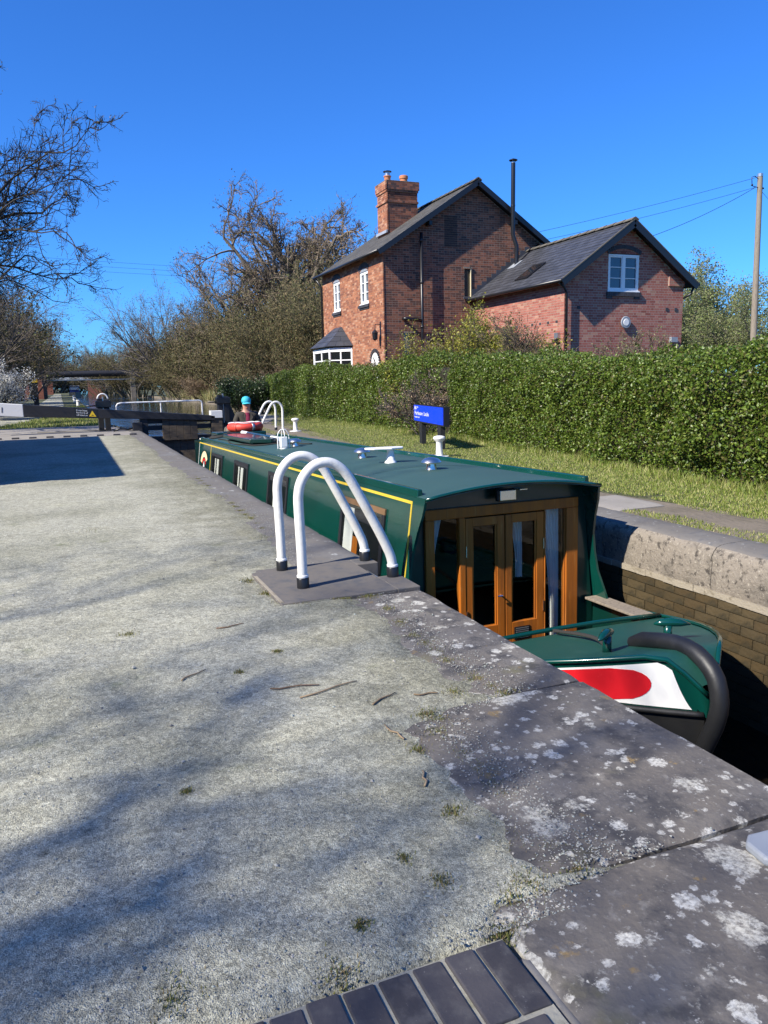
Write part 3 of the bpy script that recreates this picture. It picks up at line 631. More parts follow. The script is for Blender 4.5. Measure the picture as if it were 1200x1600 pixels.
for ww in (w1, w2):
    a, b, z0, z1 = ww; casement(ct, '-x', CX0, CY0+a, CY0+b, z0+.04, z1, arch=.0, cols=2, rows=3, depth=.10)
    n = 9; P = [(CY0+(a+b)/2+(-1+2*k/(n-1))*(b-a)/2, z1+.002+.11*(1-(-1+2*k/(n-1))**2)) for k in range(n)]
    G().prism(P, CX0-.006, CX0+.05, 'x').build('window_head', 'lead', ct)
    g = G()
    for k in range(7): y = CY0+a-.1+k*((b-a+.2)/7); g.box(CX0-.07, CX0+.02, y+.004, y+(b-a+.2)/7-.004, z0-.10, z0-.0+.0)
    g.box(CX0-.03, CX0+.02, CY0+a-.05, CY0+b+.05, z0-.16, z0-.101)
    g.build('brick_sill', 'dark_brick', ct)
    for k in range(11):
        t_ = -1+2*k/10; yc = CY0+(a+b)/2+t_*(b-a)/2*1.06; zc = z1+.03+.12*(1-t_*t_); G().bar((CX0+.0, yc, zc), (CX0+.0, yc+t_*.03, zc+.17), .04, .075, up=(0, 1, 0)).build('arch_brick', 'dark_brick', ct)
# roof
OV = .30
nl = np.array([-sl_m, 0, 1.0]); nl /= np.linalg.norm(nl); nr_ = nl*np.array([-1, 1, 1])
dsl = np.array([1, 0, sl_m]); dsl /= np.linalg.norm(dsl); dsr = dsl*np.array([-1, 1, 1])
eL = np.array([CX0-.26, CY0-OV, CE-.26*sl_m+.03]); lenS = (RX-eL[0])/dsl[0]
g = G()
for sgn in (1, -1):
    x_e = eL[0] if sgn > 0 else 2*RX-eL[0]
    g.hexa([(x_e, CY0-OV+.01, eL[2]-.05), (RX, CY0-OV+.01, eL[2]-.05+(RX-eL[0])*sl_m), (RX, CY1+.2, eL[2]-.05+(RX-eL[0])*sl_m), (x_e, CY1+.2, eL[2]-.05),
            (x_e, CY0-OV+.01, eL[2]), (RX, CY0-OV+.01, eL[2]+(RX-eL[0])*sl_m), (RX, CY1+.2, eL[2]+(RX-eL[0])*sl_m), (x_e, CY1+.2, eL[2])])
roof_c = g.build('roof', 'black_timber', ct)
nu = int((CY1+.2-CY0+OV)/.26); ns = int(lenS/.2)
slates('slate', eL+np.array([0, 0, .0]), (0, 1, 0), dsl, nu, ns, (CY1+.2-CY0+OV)/nu, lenS/ns, 'slate_old', roof_c, singles=60, nrm=nl)
eR = np.array([2*RX-eL[0], CY0-OV, eL[2]])
slates('slate', eR, (0, 1, 0), dsr, nu, ns, (CY1+.2-CY0+OV)/nu, lenS/ns, 'slate_old', roof_c, nrm=nr_)
zr = eL[2]+(RX-eL[0])*sl_m
ridge_tiles((RX, CY0-OV-.01, zr+.08), (RX, CY1+.2, zr+.08), 18, 1.0, 'ridge_tile', roof_c)
for sgn in (1, -1):
    a = Vector((RX+sgn*.0, CY0-OV+.0, zr-.07)); b = Vector((RX+sgn*(RX-eL[0]), CY0-OV, eL[2]-.07)); G().bar(a, b, .03, .17, up=(0, 0, 1)).build('bargeboard', 'black_paint', roof_c)
for (x, z) in ((12.0, 6.55), (15.4, 6.75), (16.5, 6.0)): G().box(x, x+.11, CY0-OV+.02, CY0+.05, z, z+.14).build('purlin_end', 'black_paint', roof_c)
g = G().tube([(eL[0]-.04, CY0-OV, eL[2]-.02), (eL[0]-.04, CY1+.3, eL[2]-.02)], .05, 8); g.build('gutter', 'black_paint', ct, smooth=True)
G().tube([(eL[0]-.02, CY1+.06, eL[2]-.05), (CX0-.06, CY1+.0, eL[2]-.4), (CX0-.06, CY1+.0, 0)], .04, 8).build('downpipe', 'black_paint', ct, smooth=True)
# soil pipe on the gable
G().tube([(11.736, CY0-.16, 6.3), (11.736, CY0-.16, 0)], .056, 10).build('soil_pipe', 'black_paint', ct, smooth=True)
for z in (6.0, 4.6, 3.1): G().tube([(11.736, CY0-.16, z), (11.736, CY0-.16, z+.09)], .07, 10).build('pipe_collar', 'black_paint', ct, smooth=True)
G().tube([(11.08, CY0+.0, 3.42), (11.08, CY0-.16, 3.42), (11.16, CY0-.17, 3.42), (11.7, CY0-.16, 3.36)], .06, 10).build('branch_pipe', 'black_paint', ct, smooth=True)
# chimney
ch = thing('tmp', (0, 0, 0), 'x', 'x'); bpy.data.objects.remove(ch)
hx0, hx1, hy0, hy1, hz = 11.82, 13.1, 27.97, 28.98, 8.74
chm = G().box(hx0+.02, hx1-.02, hy0+.02, hy1-.02, 6.2, hz-.01).build('chimney', 'mortar_dark', roof_c)
def chim(x0, x1, y0, y1, z0, z1, pr):
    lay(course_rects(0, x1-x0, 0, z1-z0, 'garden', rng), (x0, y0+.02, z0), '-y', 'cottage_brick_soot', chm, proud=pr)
    lay(course_rects(0, y1-y0, 0, z1-z0, 'garden', rng), (x0+.02, y0, z0), '-x', 'cottage_brick', chm, proud=pr)
chim(hx0, hx1, hy0, hy1, 6.5, 7.98, .004)
for (z0, z1, e) in ((7.98, 8.05, .045), (8.06, 8.37, .0), (8.37, 8.44, .035), (8.45, 8.74, .06)):
    G().box(hx0-e+.02, hx1+e-.02, hy0-e+.02, hy1+e-.02, z0-.005, z1).build('corbel', 'mortar_dark', chm)
    chim(hx0-e, hx1+e, hy0-e, hy1+e, z0, z1, .004)
G().box(hx0-.05, hx1+.05, hy0-.05, hy1+.05, hz, hz+.02).build('cap_bed', 'concrete_old', chm)
G().hexa([(hx0-.07, hy0-.02, 6.86), (hx0+.0, hy0-.02, 6.88), (hx0, hy1, 6.88), (hx0-.07, hy1, 6.86), (hx0-.05, hy0-.02, 6.97), (hx0, hy0-.02, 6.99), (hx0, hy1, 6.99), (hx0-.05, hy1, 6.97)]).build('flashing', 'lead', chm)
def pot(x, y, prof, mat): return G().lathe(prof, (x, y, hz+.02), 16).build('chimney_pot', mat, chm, smooth='auto')
pot(hx0+.25, hy0+.5, [(.13,0),(.12,.2),(.13,.22),(.15,.24),(.15,.27),(.10,.28)], 'terracotta')
cow = G().lathe([(.10,0),(.10,.14),(.14,.15),(.02,.2)], (hx0+.25, hy0+.5, hz+.30), 14).build('cowl', 'galv', chm, smooth='auto')
G().lathe([(.17,0),(.16,.02),(.02,.06)], (hx0+.25, hy0+.5, hz+.44), 14).build('cowl_hat', 'black_paint', chm, smooth='auto')
pot(hx0+.93, hy0+.5, [(.16,0),(.14,.18),(.145,.2),(.17,.22),(.17,.31),(.15,.33)], 'terracotta')
# bay window
by0, by1, bx = 28.25, 31.35, CX0-.72
P0 = [(CX0,by0),(bx,by0+.55),(bx,by1-.55),(CX0,by1)]
bay = G().prism([(CX0+.03,by0+.08),(bx+.08,by0+.6),(bx+.08,by1-.6),(CX0+.03,by1-.08)], 0, 1.3).build('bay_window', 'brick_plain', ct)
def edge_box(g, a, b, z0, z1, t=.05): g.bar((*a, (z0+z1)/2), (*b, (z0+z1)/2), t, z1-z0)
g = G()
for a, b in zip(P0[:-1], P0[1:]): edge_box(g, a, b, 2.46, 2.62, .07); edge_box(g, a, b, 1.3, 1.42, .08)
for p in P0: g.tube([(*p, 1.3), (*p, 2.6)], .05, 8)
for a, b in zip(P0[:-1], P0[1:]):
    m_ = ((a[0]+b[0])/2, (a[1]+b[1])/2); g.tube([(*m_, 1.4), (*m_, 2.5)], .035, 6); edge_box(g, a, b, 2.12, 2.16, .04)
g.build('bay_frame', 'white_clean', bay)
g = G()
for a, b in zip(P0[:-1], P0[1:]): g.add([(*a,1.4),(*b,1.4),(*b,2.5),(*a,2.5)], [(0,1,2,3)])
g.build('bay_glass', 'window_dark', bay)
top = [(CX0+.0,29.35,3.46),(CX0+.0,30.25,3.46)]
ev = [(CX0,by0-.16,2.66),(bx-.16,by0+.48,2.66),(bx-.16,by1-.48,2.66),(CX0,by1+.16,2.66)]
g = G().add([*ev, *top], [(0,1,4),(1,2,5,4),(2,3,5),(0,3,2,1)]); bro = g.build('bay_roof', 'slate', bay)
def fan(e0, e1, t0, t1, n, m):
    e0, e1, t0, t1 = map(np.array, (e0, e1, t0, t1)); nn = np.cross(e1-e0, (t0+t1)/2-e0); nn = nn/np.linalg.norm(nn); nn = nn if nn[2] > 0 else -nn
    for j in range(n):
        a0, b0, a1, b1 = e0+(t0-e0)*j/n, e1+(t1-e1)*j/n, e0+(t0-e0)*(j+1)/n, e1+(t1-e1)*(j+1)/n
        k = max(1, int(np.linalg.norm(b0-a0)/.28))
        for q in range(k):
            f0, f1 = (q+.015)/k, (q+.985)/k; V = [a0+(b0-a0)*f0+nn*.018, a0+(b0-a0)*f1+nn*.018, a1+(b1-a1)*f1+nn*.006, a1+(b1-a1)*f0+nn*.006]
            mesh_obj('slate', np.array(V+[v-nn*.012 for v in V]), [(0,1,2,3),(4,7,6,5),(0,4,5,1),(1,5,6,2),(2,6,7,3),(3,7,4,0)], 'slate', bro)
fan(ev[0], ev[1], top[0], top[0], 4, 1); fan(ev[1], ev[2], top[0], top[1], 4, 1); fan(ev[2], ev[3], top[1], top[1], 4, 1)
n = 11; P = [(25.82+.36*math.cos(PI*k/(n-1)), 1.95+.36*math.sin(PI*k/(n-1))) for k in range(n)]
G().prism(P+[(25.46,.2),(26.18,.2)], CX0-.02, CX0+.03, 'x').build('arched_doorway', 'white_clean', ct)
for k in range(15): a = PI*k/14; G().bar((CX0-.01, 25.82+.38*math.cos(a), 1.95+.38*math.sin(a)), (CX0-.01, 25.82+.5*math.cos(a), 1.95+.5*math.sin(a)), .05, .072, up=(1, 0, 0)).build('arch_brick', 'dark_brick', ct)
lan = G().box(CX0-.02, CX0+.0, 25.22, 25.32, 2.78, 3.35).build('wall_lantern', 'black_paint', ct)
G().lathe([(.03,0),(.09,.05),(.11,.25),(.13,.26),(.02,.38)], (CX0-.22, 25.27, 2.7), 6).build('lantern_body', 'black_paint', lan)
G().tube([(CX0-.22,25.27,3.05),(CX0-.2,25.27,3.25),(CX0,25.27,3.25)], .015, 6).build('lantern_arm', 'black_paint', lan)

# annex ----------------------------------------------------------
AX0, AX1, AY0, AY1, AE = 13.89, 18.42, 19.5, 24.96, 4.24
ax_m = (AX0+AX1)/2; asl = .70; AZ = AE+(ax_m-AX0)*asl
an = thing('annex', (AX0, AY0, 0), 'small red brick annex with dark slate roof and white gable window, adjoining the cottage', 'house')
wall_a = G().prism([(AX0+.0005,-.05),(AX1-.02,-.05),(AX1-.02,AE-.02),(ax_m,AZ-.05),(AX0+.0005,AE-.02)], AY0+.02, AY1, 'y').build('wall', 'mortar', an)
aw = (15.47-AX0, 16.62-AX0, 3.86, 4.93)
lay(course_rects(0, AY1-AY0, 0, AE+.02, 'flemish', rng), (AX0, AY0, 0), '-x', 'annex_brick', wall_a, singles=130, proud=.003)
pierce(wall_a, [(AX0+aw[0], AX0+aw[1], AY0-.5, AY0+.14, aw[2], aw[3])])
darkc = [(.05+k*.46, .16+k*.46, 3.0, 3.06) for k in range(12)]
n = 12; P = []
lay(cut(course_rects(0, AX1-AX0, 0, AZ, 'flemish', rng), [aw]), (AX0, AY0+.02, 0), '-y', 'annex_brick', wall_a, singles=165, keep=lambda u, v: v < AE-.06+min(u, AX1-AX0-u)*asl)
for k in range(12):
    y = AY0+.32+k*.44; G().box(AX0-.014, AX0+.02, y, y+.1025, 2.925, 2.99).build('dark_brick', 'dark_brick', wall_a)
for (x, q) in ((14.36, 0), (17.72, 0), (18.08, 0)): G().box(x, x+.105, AY0-.0, AY0+.03, 3.30, 3.365+.02).build('dark_brick', 'dark_brick', wall_a)
for sx in (0, 1):
    x0 = AX1-.62 if sx else AX0+.0
    if sx: lay(course_rects(0, .62, 0, .3, 'flemish', rng), (x0, AY0-.03, AE-.19), '-y', 'annex_brick', wall_a); G().box(x0+.004, AX1-.004, AY0-.0297, AY0+.02, AE-.188, AE+.1).build('kneeler', 'mortar', wall_a)
casement(an, '-y', AY0, AX0+aw[0], AX0+aw[1], aw[2], aw[3], arch=.15, rows=3, depth=.09, glassm='window_blue')
G().box(AX0+aw[0]+.62, AX0+aw[1]-.1, AY0+.10, AY0+.12, aw[2]+.4, aw[3]-.05).build('curtain', 'curtain', an)
for k in range(17):
    t_ = -1+2*k/16; xc = AX0+(aw[0]+aw[1])/2+t_*.575; zc = aw[3]+.02+.15*(1-t_*t_); G().bar((xc, AY0+.012, zc), (xc+t_*.05, AY0+.012, zc+.11), .066, .05, up=(0, 1, 0)).build('arch_brick', 'dark_brick', an)
for k in range(16): x = AX0+aw[0]-.06+k*.081; G().box(x, x+.073, AY0-.045, AY0+.02, aw[2]-.165, aw[2]-.037).build('sill_brick', 'dark_brick', an)
for x in (AX0+aw[0]-.05, AX0+aw[1]-.16): G().box(x, x+.2, AY0-.02, AY0+.02, aw[2]-.24, aw[2]-.167).build('sill_end', 'dark_brick', an)
for z in (5.6,): pass
na = np.array([-asl, 0, 1.0]); na /= np.linalg.norm(na); nb_ = na*np.array([-1, 1, 1]); dA = np.array([1, 0, asl]); dA /= np.linalg.norm(dA); dB = dA*np.array([-1, 1, 1])
ea = np.array([AX0-.28, AY0-.30, AE-.28*asl+.06]); LS = (ax_m-ea[0])/dA[0]; zra = ea[2]+(ax_m-ea[0])*asl
g = G()
for sgn in (1, -1):
    x_e = ea[0] if sgn > 0 else 2*ax_m-ea[0]
    g.hexa([(x_e,AY0-.29,ea[2]-.05),(ax_m,AY0-.29,zra-.05),(ax_m,AY1,zra-.05),(x_e,AY1,ea[2]-.05),(x_e,AY0-.29,ea[2]),(ax_m,AY0-.29,zra),(ax_m,AY1,zra),(x_e,AY1,ea[2])])
roof_a = g.build('roof', 'black_timber', an)
nu = int((AY1-AY0+.3)/.25); ns = int(LS/.2)
slates('slate', ea, (0,1,0), dA, nu, ns, (AY1-AY0+.3)/nu, LS/ns, 'slate', roof_a, singles=280, nrm=na)
slates('slate', (2*ax_m-ea[0], ea[1], ea[2]), (0,1,0), dB, nu, ns, (AY1-AY0+.3)/nu, LS/ns, 'slate', roof_a, nrm=nb_)
ridge_tiles((ax_m, AY0-.32, zra+.07), (ax_m, AY1, zra+.07), 13, .9, 'ridge_tile', roof_a)
for sgn in (1, -1):
    a = Vector((ax_m, AY0-.30, zra-.10)); b = Vector((ax_m-sgn*(ax_m-ea[0]), AY0-.30, ea[2]-.10)); G().bar(a, b, .035, .19).build('bargeboard', 'black_paint', roof_a)
    G().bar(a+Vector((0, 0, .13)), b+Vector((0, 0, .13)), .05, .03).build('verge', 'ridge_tile', roof_a)
    G().bar(Vector((ax_m-sgn*.1, AY0-.14, zra-.13)), Vector((ax_m-sgn*(ax_m-ea[0]-.05), AY0-.14, ea[2]-.1)), .28, .015).build('soffit', 'black_paint', roof_a)
g = G().tube([(ea[0]-.04, AY0-.31, ea[2]-.03), (ea[0]-.04, AY1-.02, ea[2]-.03)], .05, 8); g.build('gutter', 'black_paint', an, smooth=True)
G().tube([(2*ax_m-ea[0]+.04, AY0-.31, ea[2]-.03), (2*ax_m-ea[0]+.04, AY1, ea[2]-.03)], .05, 8).build('gutter', 'black_paint', an, smooth=True)
G().tube([(ea[0]-.03, AY0-.12, ea[2]-.06), (AX0-.1, AY0-.10, ea[2]-.18), (AX0+.02, AY0-.08, ea[2]-.36), (AX0+.02, AY0-.08, 0)], .038, 8).build('downpipe', 'black_paint', an, smooth=True)
G().tube([(2*ax_m-ea[0]+.03, AY0-.12, ea[2]-.06), (AX1+.18, AY0-.10, ea[2]-.3), (AX1+.03, AY0+.05, ea[2]-.42)], .038, 8).build('downpipe', 'black_paint', an, smooth=True)
def on_roof(x, y, h): return (x-na[0]*-h*-1 if False else x+na[0]*h, y, ea[2]+(x-ea[0])*asl+na[2]*h)
def roofbox(name, x0, x1, y0, y1, h0, h1, mat, parent): return G().hexa([on_roof(x0,y0,h0), on_roof(x1,y0,h0), on_roof(x1,y1,h0), on_roof(x0,y1,h0), on_roof(x0,y0,h1), on_roof(x1,y0,h1), on_roof(x1,y1,h1), on_roof(x0,y1,h1)]).build(name, mat, parent)
sk = roofbox('skylight', 14.12, 14.84, 21.85, 22.6, .01, .06, 'black_paint', roof_a); roofbox('skylight_glass', 14.2, 14.76, 21.93, 22.52, .061, .066, 'window_dark', sk)
# stepped lead flashing where the roof meets the cottage
for k in range(12):
    x = AX0-.1+k*.2; z = ea[2]+(x-ea[0])*asl
    if x < ax_m-.1: G().box(x, x+.2, AY1-.018, AY1+.006, z+.0, z+.26).build('flashing_step', 'slate', roof_a)
flu = G().tube([(15.36,24.5,5.3),(15.36,24.5,5.95),(15.20,24.5,6.35),(15.20,24.5,8.75)], .075, 14).build('flue', 'black_paint', an, smooth='auto')
G().lathe([(.082,0),(.082,.05),(.075,.06)], (15.20,24.5,7.3), 14).build('flue_band', 'black_paint', flu); G().lathe([(.10,0),(.15,.03),(.15,.05),(.02,.10)], (15.20,24.5,8.8), 16).build('flue_cap', 'black_paint', flu, smooth='auto')
G().lathe([(.07,0),(.07,.06)], (15.20,24.5,8.74), 14).build('flue_collar', 'galv', flu)
roofbox('flue_flashing', 15.12, 15.5, 24.28, 24.72, .022, .035, 'lead', flu)
wv = G().lathe([(.17,-.05),(.19,-.03),(.17,-.0),(.12,-.0)], (16.13,AY0-.02,2.92), 18, ax='y').build('wall_plaque', 'lead', an, smooth='auto')
G().lathe([(.12,-.02),(.10,-.045)], (16.13,AY0-.035,2.92), 18, ax='y').build('plaque_face', 'white_paint', wv)
sp = G().box(AX0-.1, AX0-.005, 19.68, 19.86, 2.45, 2.62).build('security_light', 'galv', an); G().box(AX0-.16, AX0-.1, 19.66, 19.88, 2.33, 2.43).build('lamp_head', 'black_paint', sp)
n = 9; P = [(21.75+.5*math.cos(PI*k/(n-1)), 2.0+.22*math.sin(PI*k/(n-1))) for k in range(n)]
G().prism(P+[(21.25,.9),(22.25,.9)], AX0-.02, AX0+.02, 'x').build('arched_window', 'white_clean', an)
for k in range(16): a = PI*k/15; G().bar((AX0-.01, 21.75+.52*math.cos(a), 2.02+.24*math.sin(a)), (AX0-.01, 21.75+.62*math.cos(a), 2.03+.36*math.sin(a)), .05, .085, up=(1,0,0)).build('arch_brick', 'dark_brick', an)
G().box(AX1-.5, AX1-.25, AY0-.09, AY0+.01, 2.32, 2.48).build('meter_box', 'lead', an)
# brick store beside the towpath (just out of frame; its shadow lies across the gravel)
stt = thing('brick_store', (-4.6, 16.5, 0), 'flat roofed brick store beside the towpath', 'building')
G().box(-6.6, -2.75, 11.15, 21.0, -.05, 2.62).build('wall', 'brick_plain', stt); G().box(-6.75, -2.55, 11.0, 21.15, 2.621, 2.78).build('roof', 'black_timber', stt)
G().box(-2.76, -2.71, 15.4, 16.4, 0, 2.0).build('door', 'black_paint', stt)

# ------------------------------------------------------------------ narrowboat
TILT = math.radians(-1.12)
BO = Vector((3.22, 5.17, -.63))
nb = thing('narrowboat', BO, 'dark green narrowboat with varnished wooden front doors sitting in the lock', 'boat', rot=(TILT, 0, 0))
HB, HT, CH, CL = .94, .80, 1.05, 10.55
def half(w_): return HB+(HT-HB)*w_/CH
FR = [(0,-.06),(.12,-.02),(.28,.045),(.45,.06),(.62,.05),(.78,.0),(.92,-.06),(1.05,-.09)]
frv = lambda w_: float(np.interp(w_, [a for a, b in FR], [b for a, b in FR]))
WIN = [(.62,1.72),(3.68,4.66),(5.90,6.9),(7.9,8.95)]
for sgn in (-1, 1):
    V = []; F = []; ws = [0,.06,.12,.2,.28,.36,.45,.54,.62,.7,.78,.86,.92,1.0,1.05]; vs = [None,.3,.6,1.2,2,3,4,5,6,7,8,9,10,CL]
    for w_ in ws:
        for j, v_ in enumerate(vs): V.append((sgn*half(w_), frv(w_) if v_ is None else v_, w_))
    m_ = len(vs); n0 = len(V)
    for w_ in ws:
        for j, v_ in enumerate(vs): V.append((sgn*(half(w_)-.02), frv(w_) if v_ is None else v_, w_))
    for a in range(len(ws)-1):
        for b in range(m_-1):
            q = (a*m_+b, a*m_+b+1, (a+1)*m_+b+1, (a+1)*m_+b); F += [q, tuple(n0+i for i in q)]
        F.append((a*m_, (a+1)*m_, n0+(a+1)*m_, n0+a*m_))
    cs = mesh_obj('cabin_side', np.array(V), F, 'boat_green', nb, smooth='auto', local=True)
    # lining and windows
    e = .0025
    def P(v_, w_, d): return (sgn*(half(w_)+d), v_, w_)
    def strip(name, v0, v1, w0, w1, d0, d1, mat, parent):
        return G().hexa([P(v0,w0,d0),P(v1,w0,d0),P(v1,w0,d1),P(v0,w0,d1),P(v0,w1,d0),P(v1,w1,d0),P(v1,w1,d1),P(v0,w1,d1)]).build(name, mat, parent, local=True)
    strip('coach_line', .13, 10.5, .985, 1.008, -.001, e, 'boat_yellow', cs); strip('coach_line', .13, .155, .1, .984, -.001, e, 'boat_yellow', cs); strip('coach_line', 9.13, 9.16, .1, .984, -.001, e, 'boat_yellow', cs); strip('coach_line', 10.47, 10.49, .1, .984, -.001, e, 'boat_white', cs)
    for k, (a, b) in enumerate(WIN):
        fr = strip('window', a, b, .32, .885, -.001, .004, 'boat_green_dark', cs)
        strip('window_frame', a, b, .835, .885, .0045, .018, 'interior' if k == 0 else 'black_timber', fr); strip('window_frame', a, b, .32, .36, .0045, .018, 'black_timber', fr)
        strip('window_frame', a, a+.06, .361, .834, .0045, .018, 'black_timber', fr); strip('window_frame', b-.06, b, .361, .834, .0045, .018, 'black_timber', fr)
        strip('window_backing', a+.06, b-.06, .361, .834, .0042, .006, 'window_dark', fr)
        for (c0, c1) in ((b-.36, b-.12),) if k == 0 else ((a+(b-a)*.34, a+(b-a)*.50), (a+(b-a)*.60, a+(b-a)*.68)):
            strip('curtain', c0, c1, .365, .80, .0063, .009, 'curtain', fr)
        if k == 0: strip('reveal', b-.50, b-.365, .361, .55, .0063, .008, 'varnished', fr)
        strip('pane', a+.06, b-.06, .361, .834, .0105, .0125, 'glass', fr)
    # handrail on the roof edge
    hr = G().hexa([(sgn*(HT-.055),.06,CH-.01),(sgn*(HT+.004),.06,CH-.01),(sgn*(HT+.004),CL-.12,CH-.01),(sgn*(HT-.055),CL-.12,CH-.01),
                   (sgn*(HT-.045),.06,CH+.055),(sgn*(HT-.006),.06,CH+.055),(sgn*(HT-.006),CL-.12,CH+.055),(sgn*(HT-.045),CL-.12,CH+.055)]).build('handrail', 'boat_green', nb, bevel=.008, local=True)
    # gunwale ledge
    G().box(min(sgn*HB, sgn*1.0), max(sgn*HB, sgn*1.0), .0, 12.4, -.03, .0).build('gunwale', 'boat_green_dark', nb, local=True)
strip = None
G().box(-HT+.002, -HT+.015, 10.42, CL-.005, CH-.11, CH+.03).build('white_corner', 'boat_white', nb, local=True)
# roof with camber
V = []; F = []; us = np.linspace(-HT, HT, 15); vs = [-.10, 0, 1, 2, 3, 4, 5, 6, 7, 8, 9, 10, CL]
for d in (0, -.025):
    for v_ in vs:
        for u in us: V.append((u, v_, CH+.075*(1-(u/HT)**2)+d))
nU = len(us); nV = len(vs)
for o_ in (0, nU*nV):
    for a in range(nV-1):
        for b in range(nU-1): F.append((o_+a*nU+b, o_+a*nU+b+1, o_+(a+1)*nU+b+1, o_+(a+1)*nU+b))
for b in range(nU-1): F.append((b, b+1, nU*nV+b+1, nU*nV+b))
roof_b = mesh_obj('cabin_roof', np.array(V), F, 'roof_green', nb, smooth='auto', local=True)
rw = lambda u: CH+.075*(1-(u/HT)**2)
G().tube([(u, -.095, rw(u)-.008) for u in us], .014, 8).build('roof_lip', 'boat_green', roof_b, smooth=True, local=True)
for v_ in (1.55, 4.4, 7.3):   # welded roof seams
    G().tube([(u, v_, rw(u)+.0005) for u in us[2:-2]], .0035, 5).build('weld_seam', 'roof_green', roof_b, local=True)
# front bulkhead, open where the glazing is
BV = .13
g = G()
top_pts = [(u, rw(u)-.03) for u in np.linspace(-.78, .78, 13)]
g.prism([(-.80,.93)]+[(-.79,.99)]+top_pts+[(.79,.99),(.80,.93)], BV, BV+.02, 'y')
for sg in (-1, 1): g.hexa([(sg*.72,BV,-.4),(sg*.93,BV,-.4),(sg*.93,BV+.02,-.4),(sg*.72,BV+.02,-.4),(sg*.72,BV,.929),(sg*.80,BV,.929),(sg*.80,BV+.02,.929),(sg*.72,BV+.02,.929)])
g.build('front_bulkhead', 'boat_green_dark', nb, local=True)
ff_ = G()
ff_.box(-.72, .72, BV-.035, BV+.03, .845, .93)
for u0, u1 in ((-.72,-.64),(.60,.72),(-.42,-.365),(.38,.395)): ff_.box(u0, u1, BV-.034, BV+.03, -.38, .8445)
fdf = ff_.build('door_frame', 'varnished', nb, bevel=.006, local=True)
G().box(.45+.14, .60, BV-.02, BV+.03, -.38, .8444).build('frame_lining', 'varnished', fdf, local=True)
for (u0, u1) in ((-.365, .0), (.003, .38)):
    g = G(); s = .062
    g.box(u0+.004, u0+s, BV-.03, BV+.012, -.37, .835); g.box(u1-s-.012, u1-.004, BV-.03, BV+.012, -.37, .835)
    g.box(u0+s, u1-s-.012, BV-.03, BV+.012, .765, .835); g.box(u0+s, u1-s-.012, BV-.03, BV+.012, -.37, -.08)
    dr = g.build('door', 'varnished', nb, bevel=.004, local=True)
    G().box(u0+s+.002, u1-s-.014, BV-.008, BV-.003, -.079, .764).build('pane', 'glass', dr, local=True)
    g = G()
    for (a, b, c, d) in ((u0+s, u0+s+.014, -.079, .764), (u1-s-.026, u1-s-.012, -.079, .764)): g.box(a, b, BV-.022, BV-.009, c, d)
    g.build('beading', 'varnished', dr, local=True)
    for z in (.52, -.02): G().tube([(u0+.006 if u0 < -.1 else u1-.008, BV-.034, z), (u0+.006 if u0 < -.1 else u1-.008, BV-.034, z+.09)], .006, 6).build('hinge', 'chrome', dr, local=True)
    if u0 > -.1:
        vt = G().box(.085, .235, BV-.036, BV-.0305, -.235, -.125).build('vent', 'black_paint', dr, local=True)
        for k in range(6): G().box(.098, .222, BV-.041, BV-.0365, -.222+k*.016, -.222+k*.016+.007).build('louvre', 'galv', vt, local=True)
    else: G().tube([(u1-.045,BV-.03,.17),(u1-.045,BV-.06,.17),(u1-.085,BV-.06,.17)], .007, 6).build('handle', 'chrome', dr, local=True)
for (u0, u1) in ((-.64,-.42),(.395,.59)): G().box(u0, u1, BV-.004, BV+.001, -.38, .8443).build('side_pane', 'glass', nb, local=True)
def drape(name, u0, u1, v0, w0, w1, folds, amp, gather):
    V = []; F = []; nu_, nw_ = 40, 14
    for j in range(nw_):
        t_ = j/(nw_-1); wz = w1+(w0-w1)*t_
        for i in range(nu_):
            s_ = i/(nu_-1); k_ = 1-gather*math.sin(min(t_*1.25, 1)*PI/2)*1
            u = u0+(u1-u0)*s_*k_ if gather >= 0 else u1-(u1-u0)*(1-s_)*(1+gather*math.sin(min(t_*1.25, 1)*PI/2))
            V.append((u, v0+amp*math.sin(s_*folds*2*PI+t_*.6), wz))
    for j in range(nw_-1):
        for i in range(nu_-1): F.append((j*nu_+i, j*nu_+i+1, (j+1)*nu_+i+1, (j+1)*nu_+i))
    return mesh_obj(name, np.array(V), F, 'curtain', nb, smooth=True, local=True)
drape('curtain', -.64, -.52, BV+.09, .15, .84, 3, .016, .75); drape('curtain', .42, .60, BV+.09, -.36, .84, 5, .016, -.55)
drape('curtain', -.30, -.2, BV+.16, .2, .76, 3, .014, .4); drape('curtain', .16, .28, BV+.16, .25, .76, 3, .014, -.5)
# cabin inside
G().box(-.9, .9, .2, 9, -.42, -.40).build('cabin_floor', 'interior', nb, local=True)
G().box(-.78, .78, 3.4, 3.42, -.4, 1.03).build('inner_bulkhead', 'interior', nb, local=True)
G().box(-.9, .9, CL-.02, CL, -.02, 1.05).build('rear_bulkhead', 'boat_green_dark', nb, local=True)
G().box(-.75, -.35, 1.2, 2.6, -.4, .0).build('settee', 'trousers', nb, bevel=.03, local=True)
lm = G().box(-.085, .085, .02, .06, .96, 1.06).build('headlamp', 'black_paint', nb, bevel=.01, local=True)
G().box(-.075, .075, -.004, .019, .968, 1.052).build('lamp_glass', 'chrome', lm, bevel=.006, local=True)
lm.location = (-.03, 0, .0); G().tube([(.0,.05,1.0),(.0,.13,1.0)], .015, 6).build('lamp_bracket', 'black_paint', lm, local=True)
G().box(.12, .19, .06, .13, 1.035, 1.042).build('brass_strip', 'chrome', nb, local=True)
